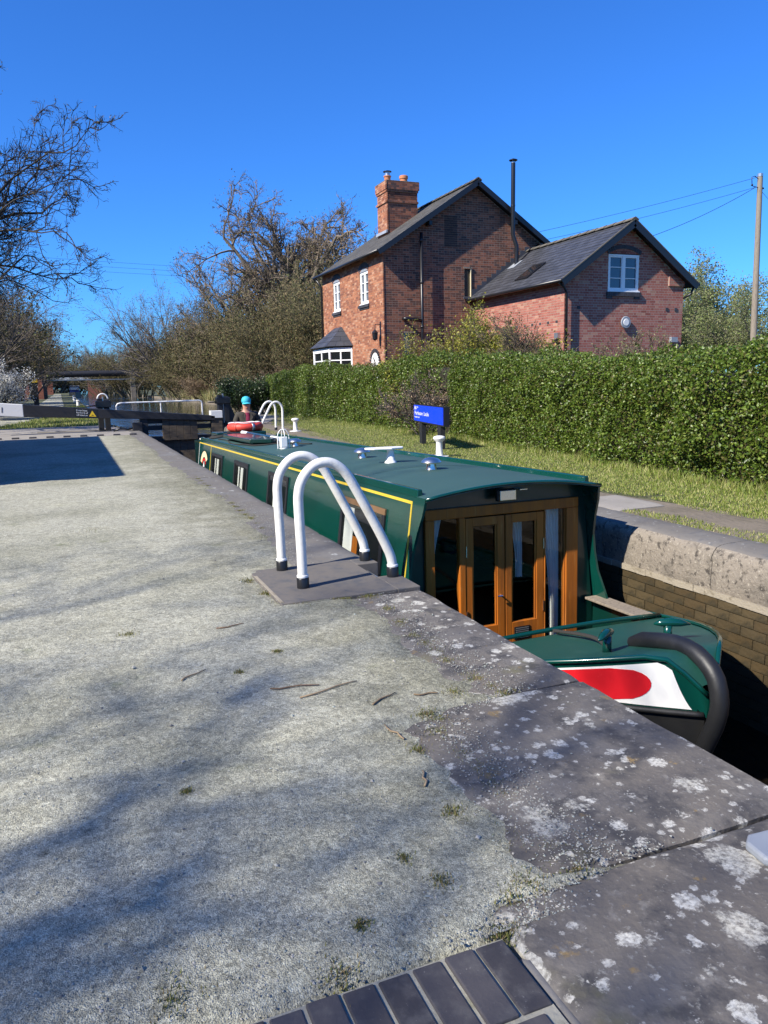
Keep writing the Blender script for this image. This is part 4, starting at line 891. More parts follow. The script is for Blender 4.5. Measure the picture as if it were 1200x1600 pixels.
# hull
def bg(v_):
    if v_ > -.45: return 1.0
    p = min((-.45-v_)/1.65, 1.0); return .985*(1-p**2.2)+.015
wg = lambda v_: 0 if v_ > -.3 else .36*((-.3-v_)/1.80)**1.35-2.6*max(0, -1.93-v_)**1.3
vst = [12.4, 11.4, 8, 4, .5, -.3, -.62, -.8, -1.0, -1.2, -1.4, -1.6, -1.75, -1.88, -1.96, -2.02, -2.07, -2.10]
def loft(levels, mat, name, closed=False):
    V = []; F = []
    for sg in (-1, 1):
        base = len(V)
        for v_ in vst:
            for (kind, off, inw) in levels:
                b_ = bg(v_); wz = wg(v_)+off if kind == 'g' else off
                back = inw*(1 if v_ < -.6 else 0)
                pp = max(0, min(1, (-.6-v_)/1.50)); V.append((sg*max(.012, b_-back*pp*b_), v_+back*.35*pp, wz))
        m_ = len(levels)
        for a in range(len(vst)-1):
            for b in range(m_-1): F.append((base+a*m_+b, base+a*m_+b+1, base+(a+1)*m_+b+1, base+(a+1)*m_+b))
    h = len(V)//2; a = (len(vst)-1)*m_
    for b in range(m_-1): F.append((a+b, a+b+1, h+a+b+1, h+a+b))
    return mesh_obj(name, np.array(V), F, mat, nb, smooth='auto', local=True)
loft([('g',0,0),('g',-.05,0),('g',-.14,.02),('a',-.02,.05)], 'boat_green', 'bow_strake')
loft([('a',-.021,.05),('a',-.2,.12),('a',-.5,.25),('a',-.9,.5)], 'hull_black', 'hull')
for sg in (-1, 1):
    G().tube([(sg*(bg(v_)+.006), v_-.004, wg(v_)-.0) for v_ in vst[2:]], .016, 8).build('rubbing_rail', 'boat_green', nb, smooth=True, local=True)
    G().tube([(sg*max(.012, bg(v_)*(1-.05*max(0, min(1, (-.6-v_)/1.50)))+.012), v_+.0175*max(0, min(1, (-.6-v_)/1.50)), -.022) for v_ in vst[2:]], .018, 8).build('rubbing_strake', 'hull_black', nb, smooth=True, local=True)
def flank(v_, wz, d, sg):
    top, bot = wg(v_), -.02; t_ = np.clip((top-wz)/max(top-bot, .01), 0, 1); pp = max(0, min(1, (-.6-v_)/1.50))
    inw = float(np.interp(t_*(top-bot), [0, .05, .14, max(.15, top-bot)], [0, 0, .02, .05]))
    return (sg*(max(.012, bg(v_)*(1-inw*pp))+d), v_+inw*.35*pp-d*.6, wz)
def bow_panel(name, mat, d, span, n=46, rows=12):
    """painted panel lying on the bow flank; span(t)->(v_start, v_end) for height fraction t"""
    for sg in (-1, 1):
        pts = []; F = []
        for k in range(rows):
            t_ = k/(rows-1); a, b = span(t_)
            for q in range(n):
                v_ = a+(b-a)*q/(n-1); lo, hi = .004, max(.006, wg(v_)-.04); lo2 = lo if name == 'white_panel' else lo+(hi-lo)*.06; hi2 = hi if name == 'white_panel' else hi-(hi-lo)*.06
                pts.append(flank(v_, lo2+(hi2-lo2)*t_, d, sg))
        for k in range(rows-1):
            for q in range(n-1): F.append((k*n+q, k*n+q+1, (k+1)*n+q+1, (k+1)*n+q))
        mesh_obj(name, np.array(pts), F, mat, nb, smooth=True, local=True)
bow_panel('white_panel', 'boat_white', .005, lambda t: (-.80, -2.055+.075*t))
bow_panel('red_panel', 'boat_red', .008, lambda t: (-1.02, -1.75-.16*math.sqrt(max(0, 1-(2*t-1)**2))))
# foredeck
V = []; F = []; dv = [-.62,-.8,-1.0,-1.2,-1.4,-1.6,-1.75,-1.88,-1.96,-2.02,-2.07]; nu_ = 9
for v_ in dv:
    for k in range(nu_):
        t_ = -1+2*k/(nu_-1); V.append((t_*(bg(v_)-.012), v_, wg(v_)-.012+.012*(1-t_*t_)))
for a in range(len(dv)-1):
    for b in range(nu_-1): F.append((a*nu_+b, a*nu_+b+1, (a+1)*nu_+b+1, (a+1)*nu_+b))
dk = mesh_obj('foredeck', np.array(V), F, 'deck_green', nb, smooth=True, local=True)
G().tube([(t_*.97, -.62, wg(-.62)+.03*(1-t_*t_)+.01) for t_ in np.linspace(-1, 1, 11)], .018, 8).build('deck_coaming', 'boat_green', dk, smooth=True, local=True)
G().add([(-.97,-.61,-.4),(.97,-.61,-.4),(.97,-.61,.02),(-.97,-.61,.02)], [(0,1,2,3)]).build('well_bulkhead', 'boat_green_dark', nb, local=True)
G().box(-.97, .97, -.62, .14, -.42, -.40).build('well_floor', 'hull_black', nb, local=True)
for sg in (-1, 1):
    G().box(min(sg*.90, sg*.94), max(sg*.90, sg*.94), -.61, .12, -.4, .0).build('well_side', 'boat_green_dark', nb, local=True)
    G().box(min(sg*.88, sg*1.0), max(sg*.88, sg*1.0), -.62, .10, .0, .022).build('well_gunwale', 'boat_green', nb, bevel=.006, local=True)
G().box(.80, .965, -.60, .1, .024, .045).build('side_plank', 'wood_pole', nb, bevel=.004, local=True)
for a, sg in ((-1.15, 1), (-1.15, -1)): pass
g = G().tube([(0,-1.45,.215),(0,-1.55,.262),(0,-1.70,.30),(0,-1.82,.322),(0,-1.912,.325),(0,-1.99,.312),(0,-2.06,.279),(0,-2.105,.245),(0,-2.138,.205),(0,-2.16,.143),(0,-2.17,.08),(0,-2.165,.02),(0,-2.14,-.07),(0,-2.112,-.133),(0,-2.047,-.286),(0,-1.95,-.46)], [.040]+[.051]*15, 18)
g.build('bow_fender', 'rubber', nb, smooth='auto', local=True)
for sg in (-1, 1):
    st_ = G().tube([(sg*.24,-1.50,.2),(sg*.24,-1.50,.31)], .028, 10).build('fairlead', 'boat_green', dk, smooth=True, local=True)
    G().tube([(sg*.16,-1.46,.318),(sg*.20,-1.48,.325),(sg*.26,-1.51,.33),(sg*.31,-1.54,.325),(sg*.36,-1.57,.318)], [.006,.024,.030,.024,.006], 10).build('fairlead_horn', 'boat_green', st_, smooth=True, local=True)
pts = []
for k in range(120):
    t_ = k/119; pts.append((-.05+.0*t_-.18*t_+.10*math.sin(t_*3.1), -.66-.80*t_, 0))
V = []
dz = lambda u, v_: float(np.interp(-v_, [-x for x in dv], [wg(x) for x in dv]))-.004+.03*(1-min(1, (u/max(bg(v_), .1)))**2)
rope = [Vector((p[0], p[1], dz(p[0], p[1])+.012)) for p in pts]
for s_ in range(3):
    q = []
    for k, p in enumerate(rope): a = k*.75+s_*2.094; q.append(p+Vector((math.cos(a)*.007, 0, math.sin(a)*.007)))
    G().tube(q, .0075, 6).build('rope_strand', 'rope_dark', dk, smooth=True, local=True)
G().box(.02, .14, -.76, -.70, .03, .045).build('deck_latch', 'black_paint', dk, local=True)
# stern
G().box(-.97, .97, CL, 12.2, -.16, -.13).build('stern_deck', 'hull_black', nb, local=True)
hb_ = G().box(-.5, .5, CL-.35, CL+.35, CH-.02, CH+.13).build('sliding_hatch', 'boat_green_dark', nb, bevel=.02, local=True)
G().tube([(.1, 12.5, -.3), (.1, 12.35, .45), (.1, 12.0, .72), (.1, 11.5, .72)], .02, 8).build('tiller', 'chrome', nb, smooth=True, local=True)
# round painted emblem on the rear panel
def side_pt(v_, w_, d=.003): return (-(half(w_)+d), v_, w_)
em = G().add([side_pt(9.82+.42*math.cos(a), .66+.20*math.sin(a), .002) for a in np.linspace(0, 2*PI, 28)[:-1]], [tuple(range(27))]).build('emblem', 'boat_green_dark', nb, local=True)
arc = [(a, r) for r in (.2, .115) for a in np.linspace(.15*PI, .95*PI, 9)]
V = [side_pt(9.82-2.0*r*math.cos(a), .60+1.3*r*math.sin(a), .004) for a, r in arc]
mesh_obj('name_scroll', np.array(V), [(k, k+1, 9+k+1, 9+k) for k in range(8)], 'cream', em, local=True)
V = [side_pt(9.82-2.0*r*math.cos(a), .575+1.3*r*math.sin(a), .0045) for a, r in [(a, r) for r in (.112, .085) for a in np.linspace(.1*PI, .9*PI, 9)]]
mesh_obj('red_scroll', np.array(V), [(k, k+1, 9+k+1, 9+k) for k in range(8)], 'boat_red', em, local=True)
G().add([side_pt(9.66,.50,.004), side_pt(9.98,.50,.004), side_pt(9.95,.53,.004), side_pt(9.69,.53,.004)], [(0,1,2,3)]).add([side_pt(9.75,.56,.004), side_pt(9.9,.56,.004), side_pt(9.82,.68,.004)], [(0,1,2)]).add([side_pt(9.7,.36,.004), side_pt(9.94,.36,.004), side_pt(9.94,.48,.004), side_pt(9.7,.48,.004)], [(0,1,2,3)]).build('crest', 'boat_white', em, local=True)

# things standing on the boat roof
bm4 = Matrix.Translation(BO) @ Matrix.Rotation(TILT, 4, 'X')
def roof_pt(x, y): u = x-BO.x; v_ = y-BO.y; return bm4 @ Vector((u, v_, rw(u)+.002))
def roof_thing(name, x, y, label, cat, group=None): return thing(name, roof_pt(x, y), label, cat, group, rot=(TILT, 0, 0))
for (x, y, lb) in ((3.10, 8.2, 'chrome mushroom vent on the boat roof beyond the white wing aerial'), (3.13, 6.44, 'chrome mushroom vent on the boat roof between the front doors and wing aerial'), (3.08, 10.95, 'chrome mushroom vent beside the white lantern on the boat roof')):
    t = roof_thing('roof_vent', x, y, lb, 'vent', 'mushroom vents on the boat roof')
    G().lathe([(.055,-.005),(.05,.015),(.045,.05),(.045,.06)], k=20).build('vent_neck', 'chrome', t, smooth='auto', local=True)
    G().lathe([(.06,.052),(.095,.055),(.098,.066),(.085,.088),(.055,.105),(.02,.112),(.003,.113)], k=24).build('vent_cap', 'chrome', t, smooth='auto', local=True)
t = roof_thing('wing_aerial', 3.11, 7.38, 'white wing shaped aerial on a short post on the boat roof', 'aerial')
G().lathe([(.065,-.005),(.06,.01),(.045,.03),(.038,.12),(.038,.14)], k=18).build('post', 'white_clean', t, smooth='auto', local=True)
G().prism([(-.27,.06),(-.25,.10),(.0,.09),(.13,.05),(.15,.0),(.12,-.06),(-.02,-.09),(-.2,-.04)], .14, .162).build('wing', 'white_clean', t, bevel=.008, local=True)
t = roof_thing('lantern', 2.84, 10.72, 'small white lantern with wire loops on the boat roof', 'lantern')
G().lathe([(.06,-.005),(.06,.012),(.02,.02)], k=16).build('base', 'white_clean', t, local=True); G().box(-.05,.05,-.05,.05,.02,.17).build('body', 'white_clean', t, bevel=.01, local=True)
for a in (0, PI/2):
    G().tube([(.085*math.cos(b)*math.cos(a), .085*math.cos(b)*math.sin(a), max(0, .16+.12*math.sin(b)) if 0 <= b <= PI else 0) for b in np.linspace(0, PI, 14)], .007, 6).build('wire_loop', 'white_clean', t, smooth=True, local=True)
for sx in (-1, 1): G().tube([(sx*.085,0,0),(sx*.085,0,.165)], .007, 6).build('wire_leg', 'white_clean', t, local=True)
t = roof_thing('boat_board', 2.86, 13.2, 'dark green folded board lying on the boat roof under the pole', 'board')
G().prism([(-.22,-1.15),(.10,-1.3),(.26,-1.1),(.26,1.0),(.0,1.2),(-.24,1.0)], .02, .085).build('board', 'boat_green_dark', t, bevel=.01, local=True)
G().prism([(-.12,-.9),(.1,-1.0),(.16,.8),(-.12,.8)], -.01, .02).build('board_foot', 'boat_green_dark', t, local=True)
a, b = roof_pt(3.19, 15.2), roof_pt(3.13, 12.05); up = Vector((0, 0, .05))
t = thing('boat_pole', a+up*0, 'green pole with white painted ends lying along the boat roof', 'pole')
d = (b-a)
G().tube([a+d*.18+up, b-d*.18+up], .035, 12).build('shaft', 'boat_green_dark', t, smooth='auto'); G().tube([a+up, a+d*.18+up], .036, 12).build('white_end', 'white_clean', t, smooth='auto'); G().tube([b-d*.18+up, b+up], .036, 12).build('white_end', 'white_clean', t, smooth='auto')
for k in (.1, .9): c = a+d*k; G().box(c.x-.04, c.x+.04, c.y-.03, c.y+.03, c.z-.005, c.z+.02).build('chock', 'boat_green_dark', t)
pts = [roof_pt(2.60+.05*math.sin(k*.5), 14.6-k*.16)+Vector((0, 0, .012+.004*math.sin(k))) for k in range(16)]+[roof_pt(2.66+.055*k, 12.0-.1*math.sin(k*.7)-.07*k)+Vector((0, 0, .012)) for k in range(14)]
tag(G().tube(pts, .011, 6).build('rope', 'rope_dark', smooth=True), 'dark mooring rope trailing along the boat roof edge', 'rope')
pts = [roof_pt(2.75+.22*math.cos(k*.45)*(1-.006*k), 15.25+.28*math.sin(k*.45)*(1-.006*k))+Vector((0, 0, .012+.0006*k)) for k in range(60)]
tag(G().tube(pts, .012, 6).build('coiled_rope', 'rope_dark', smooth=True), 'coil of dark rope at the rear corner of the boat roof', 'rope')
# lifebelt
rc = bm4 @ Vector((.17, CL+.12, CH+.13))
t = thing('lifebelt', rc, 'red padded lifebelt with white rope lying flat on the boat hatch', 'lifebelt', rot=(TILT, 0, 0))
R_, r_ = .29, .085
G().tube([(R_*math.cos(a), R_*math.sin(a), r_) for a in np.linspace(0, 2*PI, 33)], r_, 12, cap=False).build('ring', 'red_vinyl', t, smooth=True, local=True)
for a in (.6, 2.2, 3.9, 5.0): G().tube([((R_)*math.cos(a+q), R_*math.sin(a+q), r_) for q in (-.09, 0, .09)], r_+.004, 12).build('band', 'galv' if a == 5.0 else 'red_vinyl', t, smooth=True, local=True)
for k in range(4):
    a0 = .6+k*1.57; G().tube([((R_+.05*math.sin(q*PI))*math.cos(a0+1.57*q), (R_+.05*math.sin(q*PI))*math.sin(a0+1.57*q), 2*r_+.004+.008*math.sin(q*9)) for q in np.linspace(0, 1, 12)], .008, 6).build('grab_rope', 'white_clean', t, smooth=True, local=True)

# ------------------------------------------------------------------ ladder hoops, gate, signs, posts
def hoop(x, y, mirror, label, group):
    t = thing('ladder_hoop', (x, y, .008), label, 'handrail', group)
    prof = [(0,.0),(-.002,.25),(-.008,.50),(-.006,.60),(.012,.675),(.05,.735),(.105,.78),(.165,.795),(.225,.785),(.28,.75),(.325,.70),(.37,.625),(.455,.465),(.54,.30),(.585,.205),(.61,.145),(.622,.085),(.624,-.005)]
    # smooth the outline
    P = [Vector((mirror*a, 0, b)) for a, b in prof]; Q = []
    for i in range(len(P)-1):
        p0, p1, p2, p3 = P[max(i-1,0)], P[i], P[i+1], P[min(i+2,len(P)-1)]
        for k in range(5):
            s_ = k/5; Q.append(.5*((2*p1)+(p2-p0)*s_+(2*p0-5*p1+4*p2-p3)*s_*s_+(-p0+3*p1-3*p2+p3)*s_**3))
    Q.append(P[-1])
    G().tube(Q, .032, 14).build('rail', 'rail_white', t, smooth=True, local=True)
    for a in (0, .624): 
        G().lathe([(.040,-.004),(.040,.062),(.036,.068),(.033,.070)], (mirror*a, 0, 0), 16).build('foot', 'black_paint', t, smooth='auto', local=True)
        G().lathe([(.038,.070),(.038,.082),(.034,.086)], (mirror*a, 0, 0), 16).build('collar', 'white_paint', t, smooth='auto', local=True)
    return t
hoop(1.298, 4.58, 1, 'white ladder hoop on the towpath slab, nearer the lichened stones', 'white ladder hoops')
hoop(1.298, 5.10, 1, 'white ladder hoop on the towpath slab, nearer the black balance beam', 'white ladder hoops')
hoop(5.45, 20.6, -1, 'white ladder hoop on the far bank, nearer the blue sign', 'white ladder hoops')
hoop(5.42, 21.25, -1, 'white ladder hoop on the far bank, nearer the lock gate', 'white ladder hoops')

def bollard(x, y, s, label):
    t = thing('bollard', (x, y, -.02), label, 'bollard', 'white mooring bollards')
    G().lathe([(.20*s,0),(.20*s,.025),(.09*s,.03),(.075*s,.06),(.07*s,.26),(.08*s,.28),(.125*s,.31),(.135*s,.335),(.12*s,.36),(.06*s,.375),(.002,.378)], k=20).build('post', 'white_paint', t, smooth='auto', local=True)
    G().box(-.22*s, .16*s, -.16*s, .16*s, -.03, .012).build('base', 'concrete_pale', t, local=True)
bollard(5.86, 11.77, .8, 'white mooring bollard in the grass in front of the blue sign'); bollard(5.75, 20.4, .8, 'white mooring bollard beside the far bank ladder hoops')

# balance beam and top gate
gt = thing('lock_gate', (2.0, 24.25, 0), 'timber lock gate with black balance beam and white handrail', 'gate')
GYc = 24.2
def beam_seg(name, x0, x1, mat):
    zt = lambda x: .926+(x+1.75)*(-.0945); th = lambda x: np.interp(x, [-2.4, .95, 4.2], [.36, .34, .15])
    return G().hexa([(x0,GYc-.16,zt(x0)-th(x0)),(x1,GYc-.16,zt(x1)-th(x1)),(x1,GYc+.16,zt(x1)-th(x1)),(x0,GYc+.16,zt(x0)-th(x0)),(x0,GYc-.16,zt(x0)),(x1,GYc-.16,zt(x1)),(x1,GYc+.16,zt(x1)),(x0,GYc+.16,zt(x0))]).build(name, mat, gt, bevel=.012)
bmn = beam_seg('balance_beam', -1.17, 4.22, 'black_timber'); wend = beam_seg('white_beam_end', -2.3, -1.171, 'white_paint')
RX90 = Matrix.Rotation(PI/2, 4, 'X')
slope = Matrix.Rotation(math.atan(.0945), 4, 'Y')
def on_beam(s, size, x, dz, mat, parent, xs=1.0, d=.164): return text_obj(s, size, mat, parent, Matrix.Translation(Vector((x, GYc-d, .926+(x+1.75)*-.0945+dz))-gt.location) @ slope @ RX90, xs=xs)
on_beam('1', .22, -1.77, -.26, 'black_paint', wend)
pq = G().hexa([(.19,GYc-.165,.735-.27),(.80,GYc-.165,.68-.27),(.80,GYc-.1602,.68-.27),(.19,GYc-.1602,.735-.27),(.19,GYc-.165,.735-.02),(.80,GYc-.165,.68-.02),(.80,GYc-.1602,.68-.02),(.19,GYc-.1602,.735-.02)]).build('notice', 'black_paint', bmn)
for k, s in enumerate(('Keep boat', 'forward of', 'cill marker')): on_beam(s, .072, .22, -.095-k*.068, 'white_clean', pq, d=.167)
G().prism([(.56,.475),(.76,.457),(.66,.635)], GYc-.169, GYc-.1655, 'y').build('warning_triangle', 'sign_yellow', pq)
G().prism([(.62,.50),(.70,.493),(.66,.525)], GYc-.1715, GYc-.1695, 'y').build('warning_symbol', 'black_paint', pq)
# handrail
hr_pts = [(1.36,GYc+.25,.62),(1.36,GYc+.25,.74),(1.40,GYc+.25,.80),(1.50,GYc+.25,.825),(3.82,GYc+.25,.835),(3.89,GYc+.25,.80),(3.90,GYc+.25,.74),(3.90,GYc+.25,.30)]
G().tube(hr_pts, .024, 10).tube([(2.65,GYc+.25,.45),(2.65,GYc+.25,.83)], .02, 8).build('gate_rail', 'white_paint', gt, smooth='auto')
# gate leaf: heel post, mitre post, rails, planks
for k in range(5):
    x = 2.62+k*.21; G().box(x, x+.205, GYc-.10, GYc-.03, -.34, .36-(x-2.0)*.03).build('plank', 'gate_wood', gt, bevel=.006)
for k in range(11):
    x = 2.02+k*.222; G().box(x, x+.218, GYc+.0, GYc+.07, -2, -.36).build('plank', 'gate_wood', gt, bevel=.006)
for z in (-.36, -.02, .18): G().box(2.02, 4.44, GYc-.02, GYc+.10, z, z+.14).build('gate_bar', 'black_timber', gt)
G().box(1.98, 2.2, GYc-.12, GYc+.14, -2, .5).build('heel_post', 'black_timber', gt, bevel=.01); G().box(4.10, 4.44, GYc-.13, GYc+.14, -2, .30).build('mitre_post', 'gate_wood', gt, bevel=.01)
cp = G().box(4.09, 4.45, GYc-.16, GYc+.16, .285, .51).build('post_cap', 'white_paint', gt, bevel=.01)
def paddle(x, y, label, arc):
    t = thing('paddle_gear', (x, y, 0), label, 'paddle gear', 'paddle gear posts')
    G().box(-.17, -.02, -.14, .14, -.05, .97).build('post', 'black_timber', t, bevel=.01, local=True); G().box(.02, .17, -.14, .14, -.05, .93).build('post', 'black_timber', t, bevel=.01, local=True)
    G().box(-.018, .018, -.06, .06, .1, 1.02).build('rack', 'galv', t, local=True); G().box(-.22, .22, -.18, .18, .70, .90).build('gear_case', 'black_paint', t, bevel=.02, local=True)
    G().tube([(-.5,-.1,.76),(-.2,-.1,.76)], .02, 8).build('spindle', 'black_paint', t, smooth=True, local=True)
    if arc: G().tube([(.15*math.cos(a), 0, .95+.16*math.sin(a)) for a in np.linspace(0, PI, 12)], .022, 8).build('guard_arc', 'white_paint', t, smooth=True, local=True)
    else: G().hexa([(.1,-.1,-.05),(.5,-.1,-.05),(.5,.1,-.05),(.1,.1,-.05),(.1,-.1,.75),(.18,-.1,.75),(.18,.1,.75),(.1,.1,.75)]).build('brace', 'black_timber', t, local=True)
paddle(1.0, 24.75, 'black paddle gear post with white arc guard beside the balance beam', True); paddle(4.62, 24.8, 'black paddle gear post braced on the far side of the lock gate', False)
G().box(1.75, 2.02, 23.9, 24.15, -.05, .24).build('anchor_block', 'black_timber', gt, bevel=.01); G().tube([(1.2,24.0,.02),(1.4,23.97,.08),(1.6,23.98,.05),(1.78,24.0,.10)], .025, 8).build('chain', 'black_paint', gt, smooth=True)
# grip bricks across the paving
for k in range(14):
    x = 1.60-k*.42; y = 22.0+.22*(1-((x-1.6)/4.0+1)**2)+.02*k
    o = G().box(x-.09, x+.09, y-.05, y+.05, -.02, .045).build('grip_brick', 'dark_brick', bevel=.008)
    tag(o, 'dark raised grip brick in the curved row across the paving', 'brick', 'grip bricks under the balance beam')
tag(G().box(-.9, 1.3, 24.9, 25.15, .0, .03).build('kerb_stone', 'paving', bevel=.01), 'pale kerb stone on the ground beneath the balance beam', 'stone')

# name sign
sg = thing('lock_sign', (6.7, 14.1, 0), 'blue lock name sign on two black posts before the hedge', 'sign')
A = Vector((6.88, 15.0, 0)); Bp = Vector((6.46, 12.8, 0)); d = (Bp-A).normalized(); nrm = Vector((d.y, -d.x, 0)); nrm = nrm if nrm.x < 0 else -nrm
def along(t_): return A+(Bp-A)*t_
def slab_on(name, t0, t1, z0, z1, d0, d1, mat, parent):
    P = []
    for z in (z0, z1):
        for (t_, dd) in ((t0, d0), (t1, d0), (t1, d1), (t0, d1)): q = along(t_)+nrm*dd; P.append((q.x, q.y, z))
    return G().hexa(P).build(name, mat, parent)
slab_on('board', -.02, 1.02, .43, .80, -.11, .0, 'black_paint', sg); face = slab_on('panel', 0, 1, .46, .785, .001, .01, 'sign_blue', sg)
slab_on('post', .17, .26, -.1, .43, -.10, -.01, 'black_timber', sg); slab_on('post', .80, .90, -.1, .43, -.10, -.01, 'black_timber', sg)
zax = nrm; xax = d; yax = Vector((0, 0, 1)); RM = Matrix((xax, yax, zax)).transposed().to_4x4()
def on_sign(s, size, t_, z, xs=1.0): q = along(t_)+nrm*.0115; return text_obj(s, size, 'white_clean', face, Matrix.Translation(Vector((q.x, q.y, z))-sg.location) @ RM, xs=xs)
on_sign('Hurleston', .115, .03, .585, 1.45); on_sign('Locks', .115, .375, .585, 1.45); on_sign('Llangollen Canal', .042, .03, .525, 1.5); on_sign('Canal & River', .034, .085, .735, 1.0); on_sign('Trust', .034, .085, .70, 1.0)
lg = [along(.03+.035*.5)+nrm*.012]
V = []
for k in range(20): a = 2*PI*k/20; q = along(.05)+d*(.045*math.cos(a))+nrm*.0118; V.append((q.x, q.y, .728+.04*math.sin(a)))
G().add(V, [tuple(range(20))]).build('emblem', 'white_clean', face)

# telegraph pole and wires
def upole(name, x, y, h, lean, label):
    t = thing(name, (x, y, 0), label, 'pole', 'telegraph poles')
    G().tube([(0,0,-.3),(lean*.3,0,h*.3),(lean*.7,0,h*.7),(lean,0,h)], [.15,.14,.12,.11], 14).build('shaft', 'wood_pole', t, smooth='auto', local=True)
    G().lathe([(.118,0),(.118,.12),(.06,.14)], (lean, 0, h-.1), 14).build('cap', 'galv', t, local=True)
    br = G().tube([(lean-.1,0,h-.55),(lean-.42,.02,h-.5),(lean-.46,.02,h-.15),(lean-.3,0,h-.1),(lean-.1,0,h-.2)], .018, 6).build('bracket', 'black_paint', t, smooth=True, local=True)
    G().lathe([(.03,0),(.05,.03),(.03,.07)], (lean-.42, .02, h-.5), 8).build('insulator', 'black_paint', br, local=True); G().lathe([(.03,0),(.05,.03),(.03,.07)], (lean+.2, 0, h-.6), 8).build('insulator', 'black_paint', br, local=True)
    return t
upole('telegraph_pole', 28.75, 26, 9.75, -.22, 'weathered grey telegraph pole rising behind the hedge')
G().tube([(-.16,-.05,3.1),(-.16,-.05,3.9)], .02, 6).build('marker_strip', 'sign_yellow', bpy.data.objects['telegraph_pole'], local=True)
def wire(a, b, sag, label, r=.008):
    a, b = Vector(a), Vector(b); P = [a.lerp(b, k/24)-Vector((0, 0, sag*4*(k/24)*(1-k/24))) for k in range(25)]
    tag(G().tube(P, r, 5).build('overhead_wire', 'black_paint', smooth=True), label, 'wire', 'overhead wires')
wire((28.3,26,9.6), (16.0,31.3,6.9), .15, 'upper overhead wire from the telegraph pole to the cottage'); wire((28.3,26,9.2), (15.6,31.4,6.5), .2, 'middle overhead wire from the telegraph pole to the cottage'); wire((28.3,26,9.2), (17.3,25.4,5.6), .45, 'slack lower overhead wire from the telegraph pole to the cottage', .011); wire((28.6,26,9.1), (40,30,6.5), .3, 'overhead wire running from the telegraph pole away from the cottage')
for k in range(3): wire((-16,42,8.35-k*.28), (26,42,7.2-k*.2), .35, 'thin overhead wire strung between the big oaks over the canal', .0055)
for (x, y) in ((-16, 42), (26, 42)): upole('telegraph_pole', x, y, 8.6, .05, 'telegraph pole hidden beside the %s' % ('towpath trees' if x < 0 else 'oak behind the cottage'))

# the far end of the canal: brick hut, pipe bridge, road bridge, moored boat
ht = thing('pump_house', (-4.0, 110, 0), 'small brick hut with flat dark roof beside the far towpath', 'building')
G().box(-5.35, -2.7, 108.6, 112, -.1, 3.45).build('wall', 'brick_plain', ht); G().box(-5.6, -2.5, 108.3, 112.3, 3.451, 3.75).build('roof', 'black_timber', ht); G().box(-4.35, -3.7, 108.52, 108.61, 0, 2.5).build('door', 'black_paint', ht)
pb = thing('pipe_bridge', (2, 112, 0), 'dark pipe bridge crossing the far canal beside the brick hut', 'bridge')
G().tube([(-3,112,3.1),(9,112,3.2)], .42, 12).build('pipe', 'black_timber', pb, smooth='auto'); G().box(-2.9, 9, 111.2, 111.35, 2.3, 2.42).build('walkway', 'galv', pb)
for x in (-2.6, 8.6): G().box(x-.3, x+.3, 111.5, 112.5, -.5, 2.8).build('pier', 'concrete_old', pb)
rb_ = thing('road_bridge', (2, 185, 0), 'pale road bridge over the canal in the distance', 'bridge')
G().box(-9, 8, 184, 192, 3.1, 4.3).build('deck', 'cladding_white', rb_); G().box(-9, -2.6, 184.02, 191.98, -.5, 3.1).build('abutment', 'brick_plain', rb_); G().box(4.6, 8, 184.02, 191.98, -.5, 3.1).build('abutment', 'brick_plain', rb_)
mb = thing('moored_boat', (1.4, 150, -.2), 'dark blue boat moored against the far towpath', 'boat')
G().prism([(.5,143),(1.4,140.5),(2.3,143),(2.3,158),(.5,158)], -.5, .6).build('hull', 'hull_black', mb); G().prism([(.62,144),(2.18,144),(2.1,157),(.7,157)], .6, 1.65).build('cabin', 'boat_blue', mb); G().box(.75, 2.05, 143.9, 144.0, 1.0, 1.5).build('front_window', 'galv', mb); G().box(.6, 2.2, 143.8, 157.1, 1.651, 1.72).build('roof', 'cladding_white', mb)
mp_ = thing('marker_post', (-2.0, 60, 0), 'black post with yellow band beside the canal path', 'post'); G().box(-2.17,-1.83,59.9,60.1,-.1,2.4).build('post','black_timber',mp_); G().box(-2.18,-1.82,59.88,60.12,1.75,2.0).build('yellow_band','sign_yellow',mp_)
for k, (x, y) in enumerate(((.75, 62), (.7, 80), (.75, 98))): tag(G().lathe([(.12,0),(.1,.35),(.15,.4),(.1,.45)], (x, y, -.03), 10).build('mooring_post', 'white_paint'), 'short white mooring post along the edge of the far towpath', 'post', 'mooring posts')

# ------------------------------------------------------------------ the man at the tiller
def skin_mesh(name, nodes, edges, mat, parent, sub=2, smooth=True):
    me = bpy.data.meshes.new(name); me.from_pydata([n_[:3] for n_ in nodes], edges, []); o = bpy.data.objects.new(name, me); col.objects.link(o)
    sk_ = o.modifiers.new('s', 'SKIN'); sk_.use_smooth_shade = True
    for i, n_ in enumerate(nodes):
        r = n_[3]; me.skin_vertices[0].data[i].radius = (r if not hasattr(r, '__len__') else r[0], r if not hasattr(r, '__len__') else r[1])
    me.skin_vertices[0].data[0].use_root = True
    sb = o.modifiers.new('d', 'SUBSURF'); sb.levels = sub; sb.render_levels = sub
    dg = bpy.context.evaluated_depsgraph_get(); dg.update(); m2 = bpy.data.meshes.new_from_object(o.evaluated_get(dg)); bpy.data.objects.remove(o)
    m2.name = name; m2.materials.clear(); m2.materials.append(MATS[mat]); o = bpy.data.objects.new(name, m2); col.objects.link(o); o.parent = parent
    m2.polygons.foreach_set('use_smooth', [True]*len(m2.polygons)); return o
man = thing('person', (3.60, 16.62, -.765), 'person in turquoise cap, sunglasses and brown jacket standing at the boat stern', 'person')
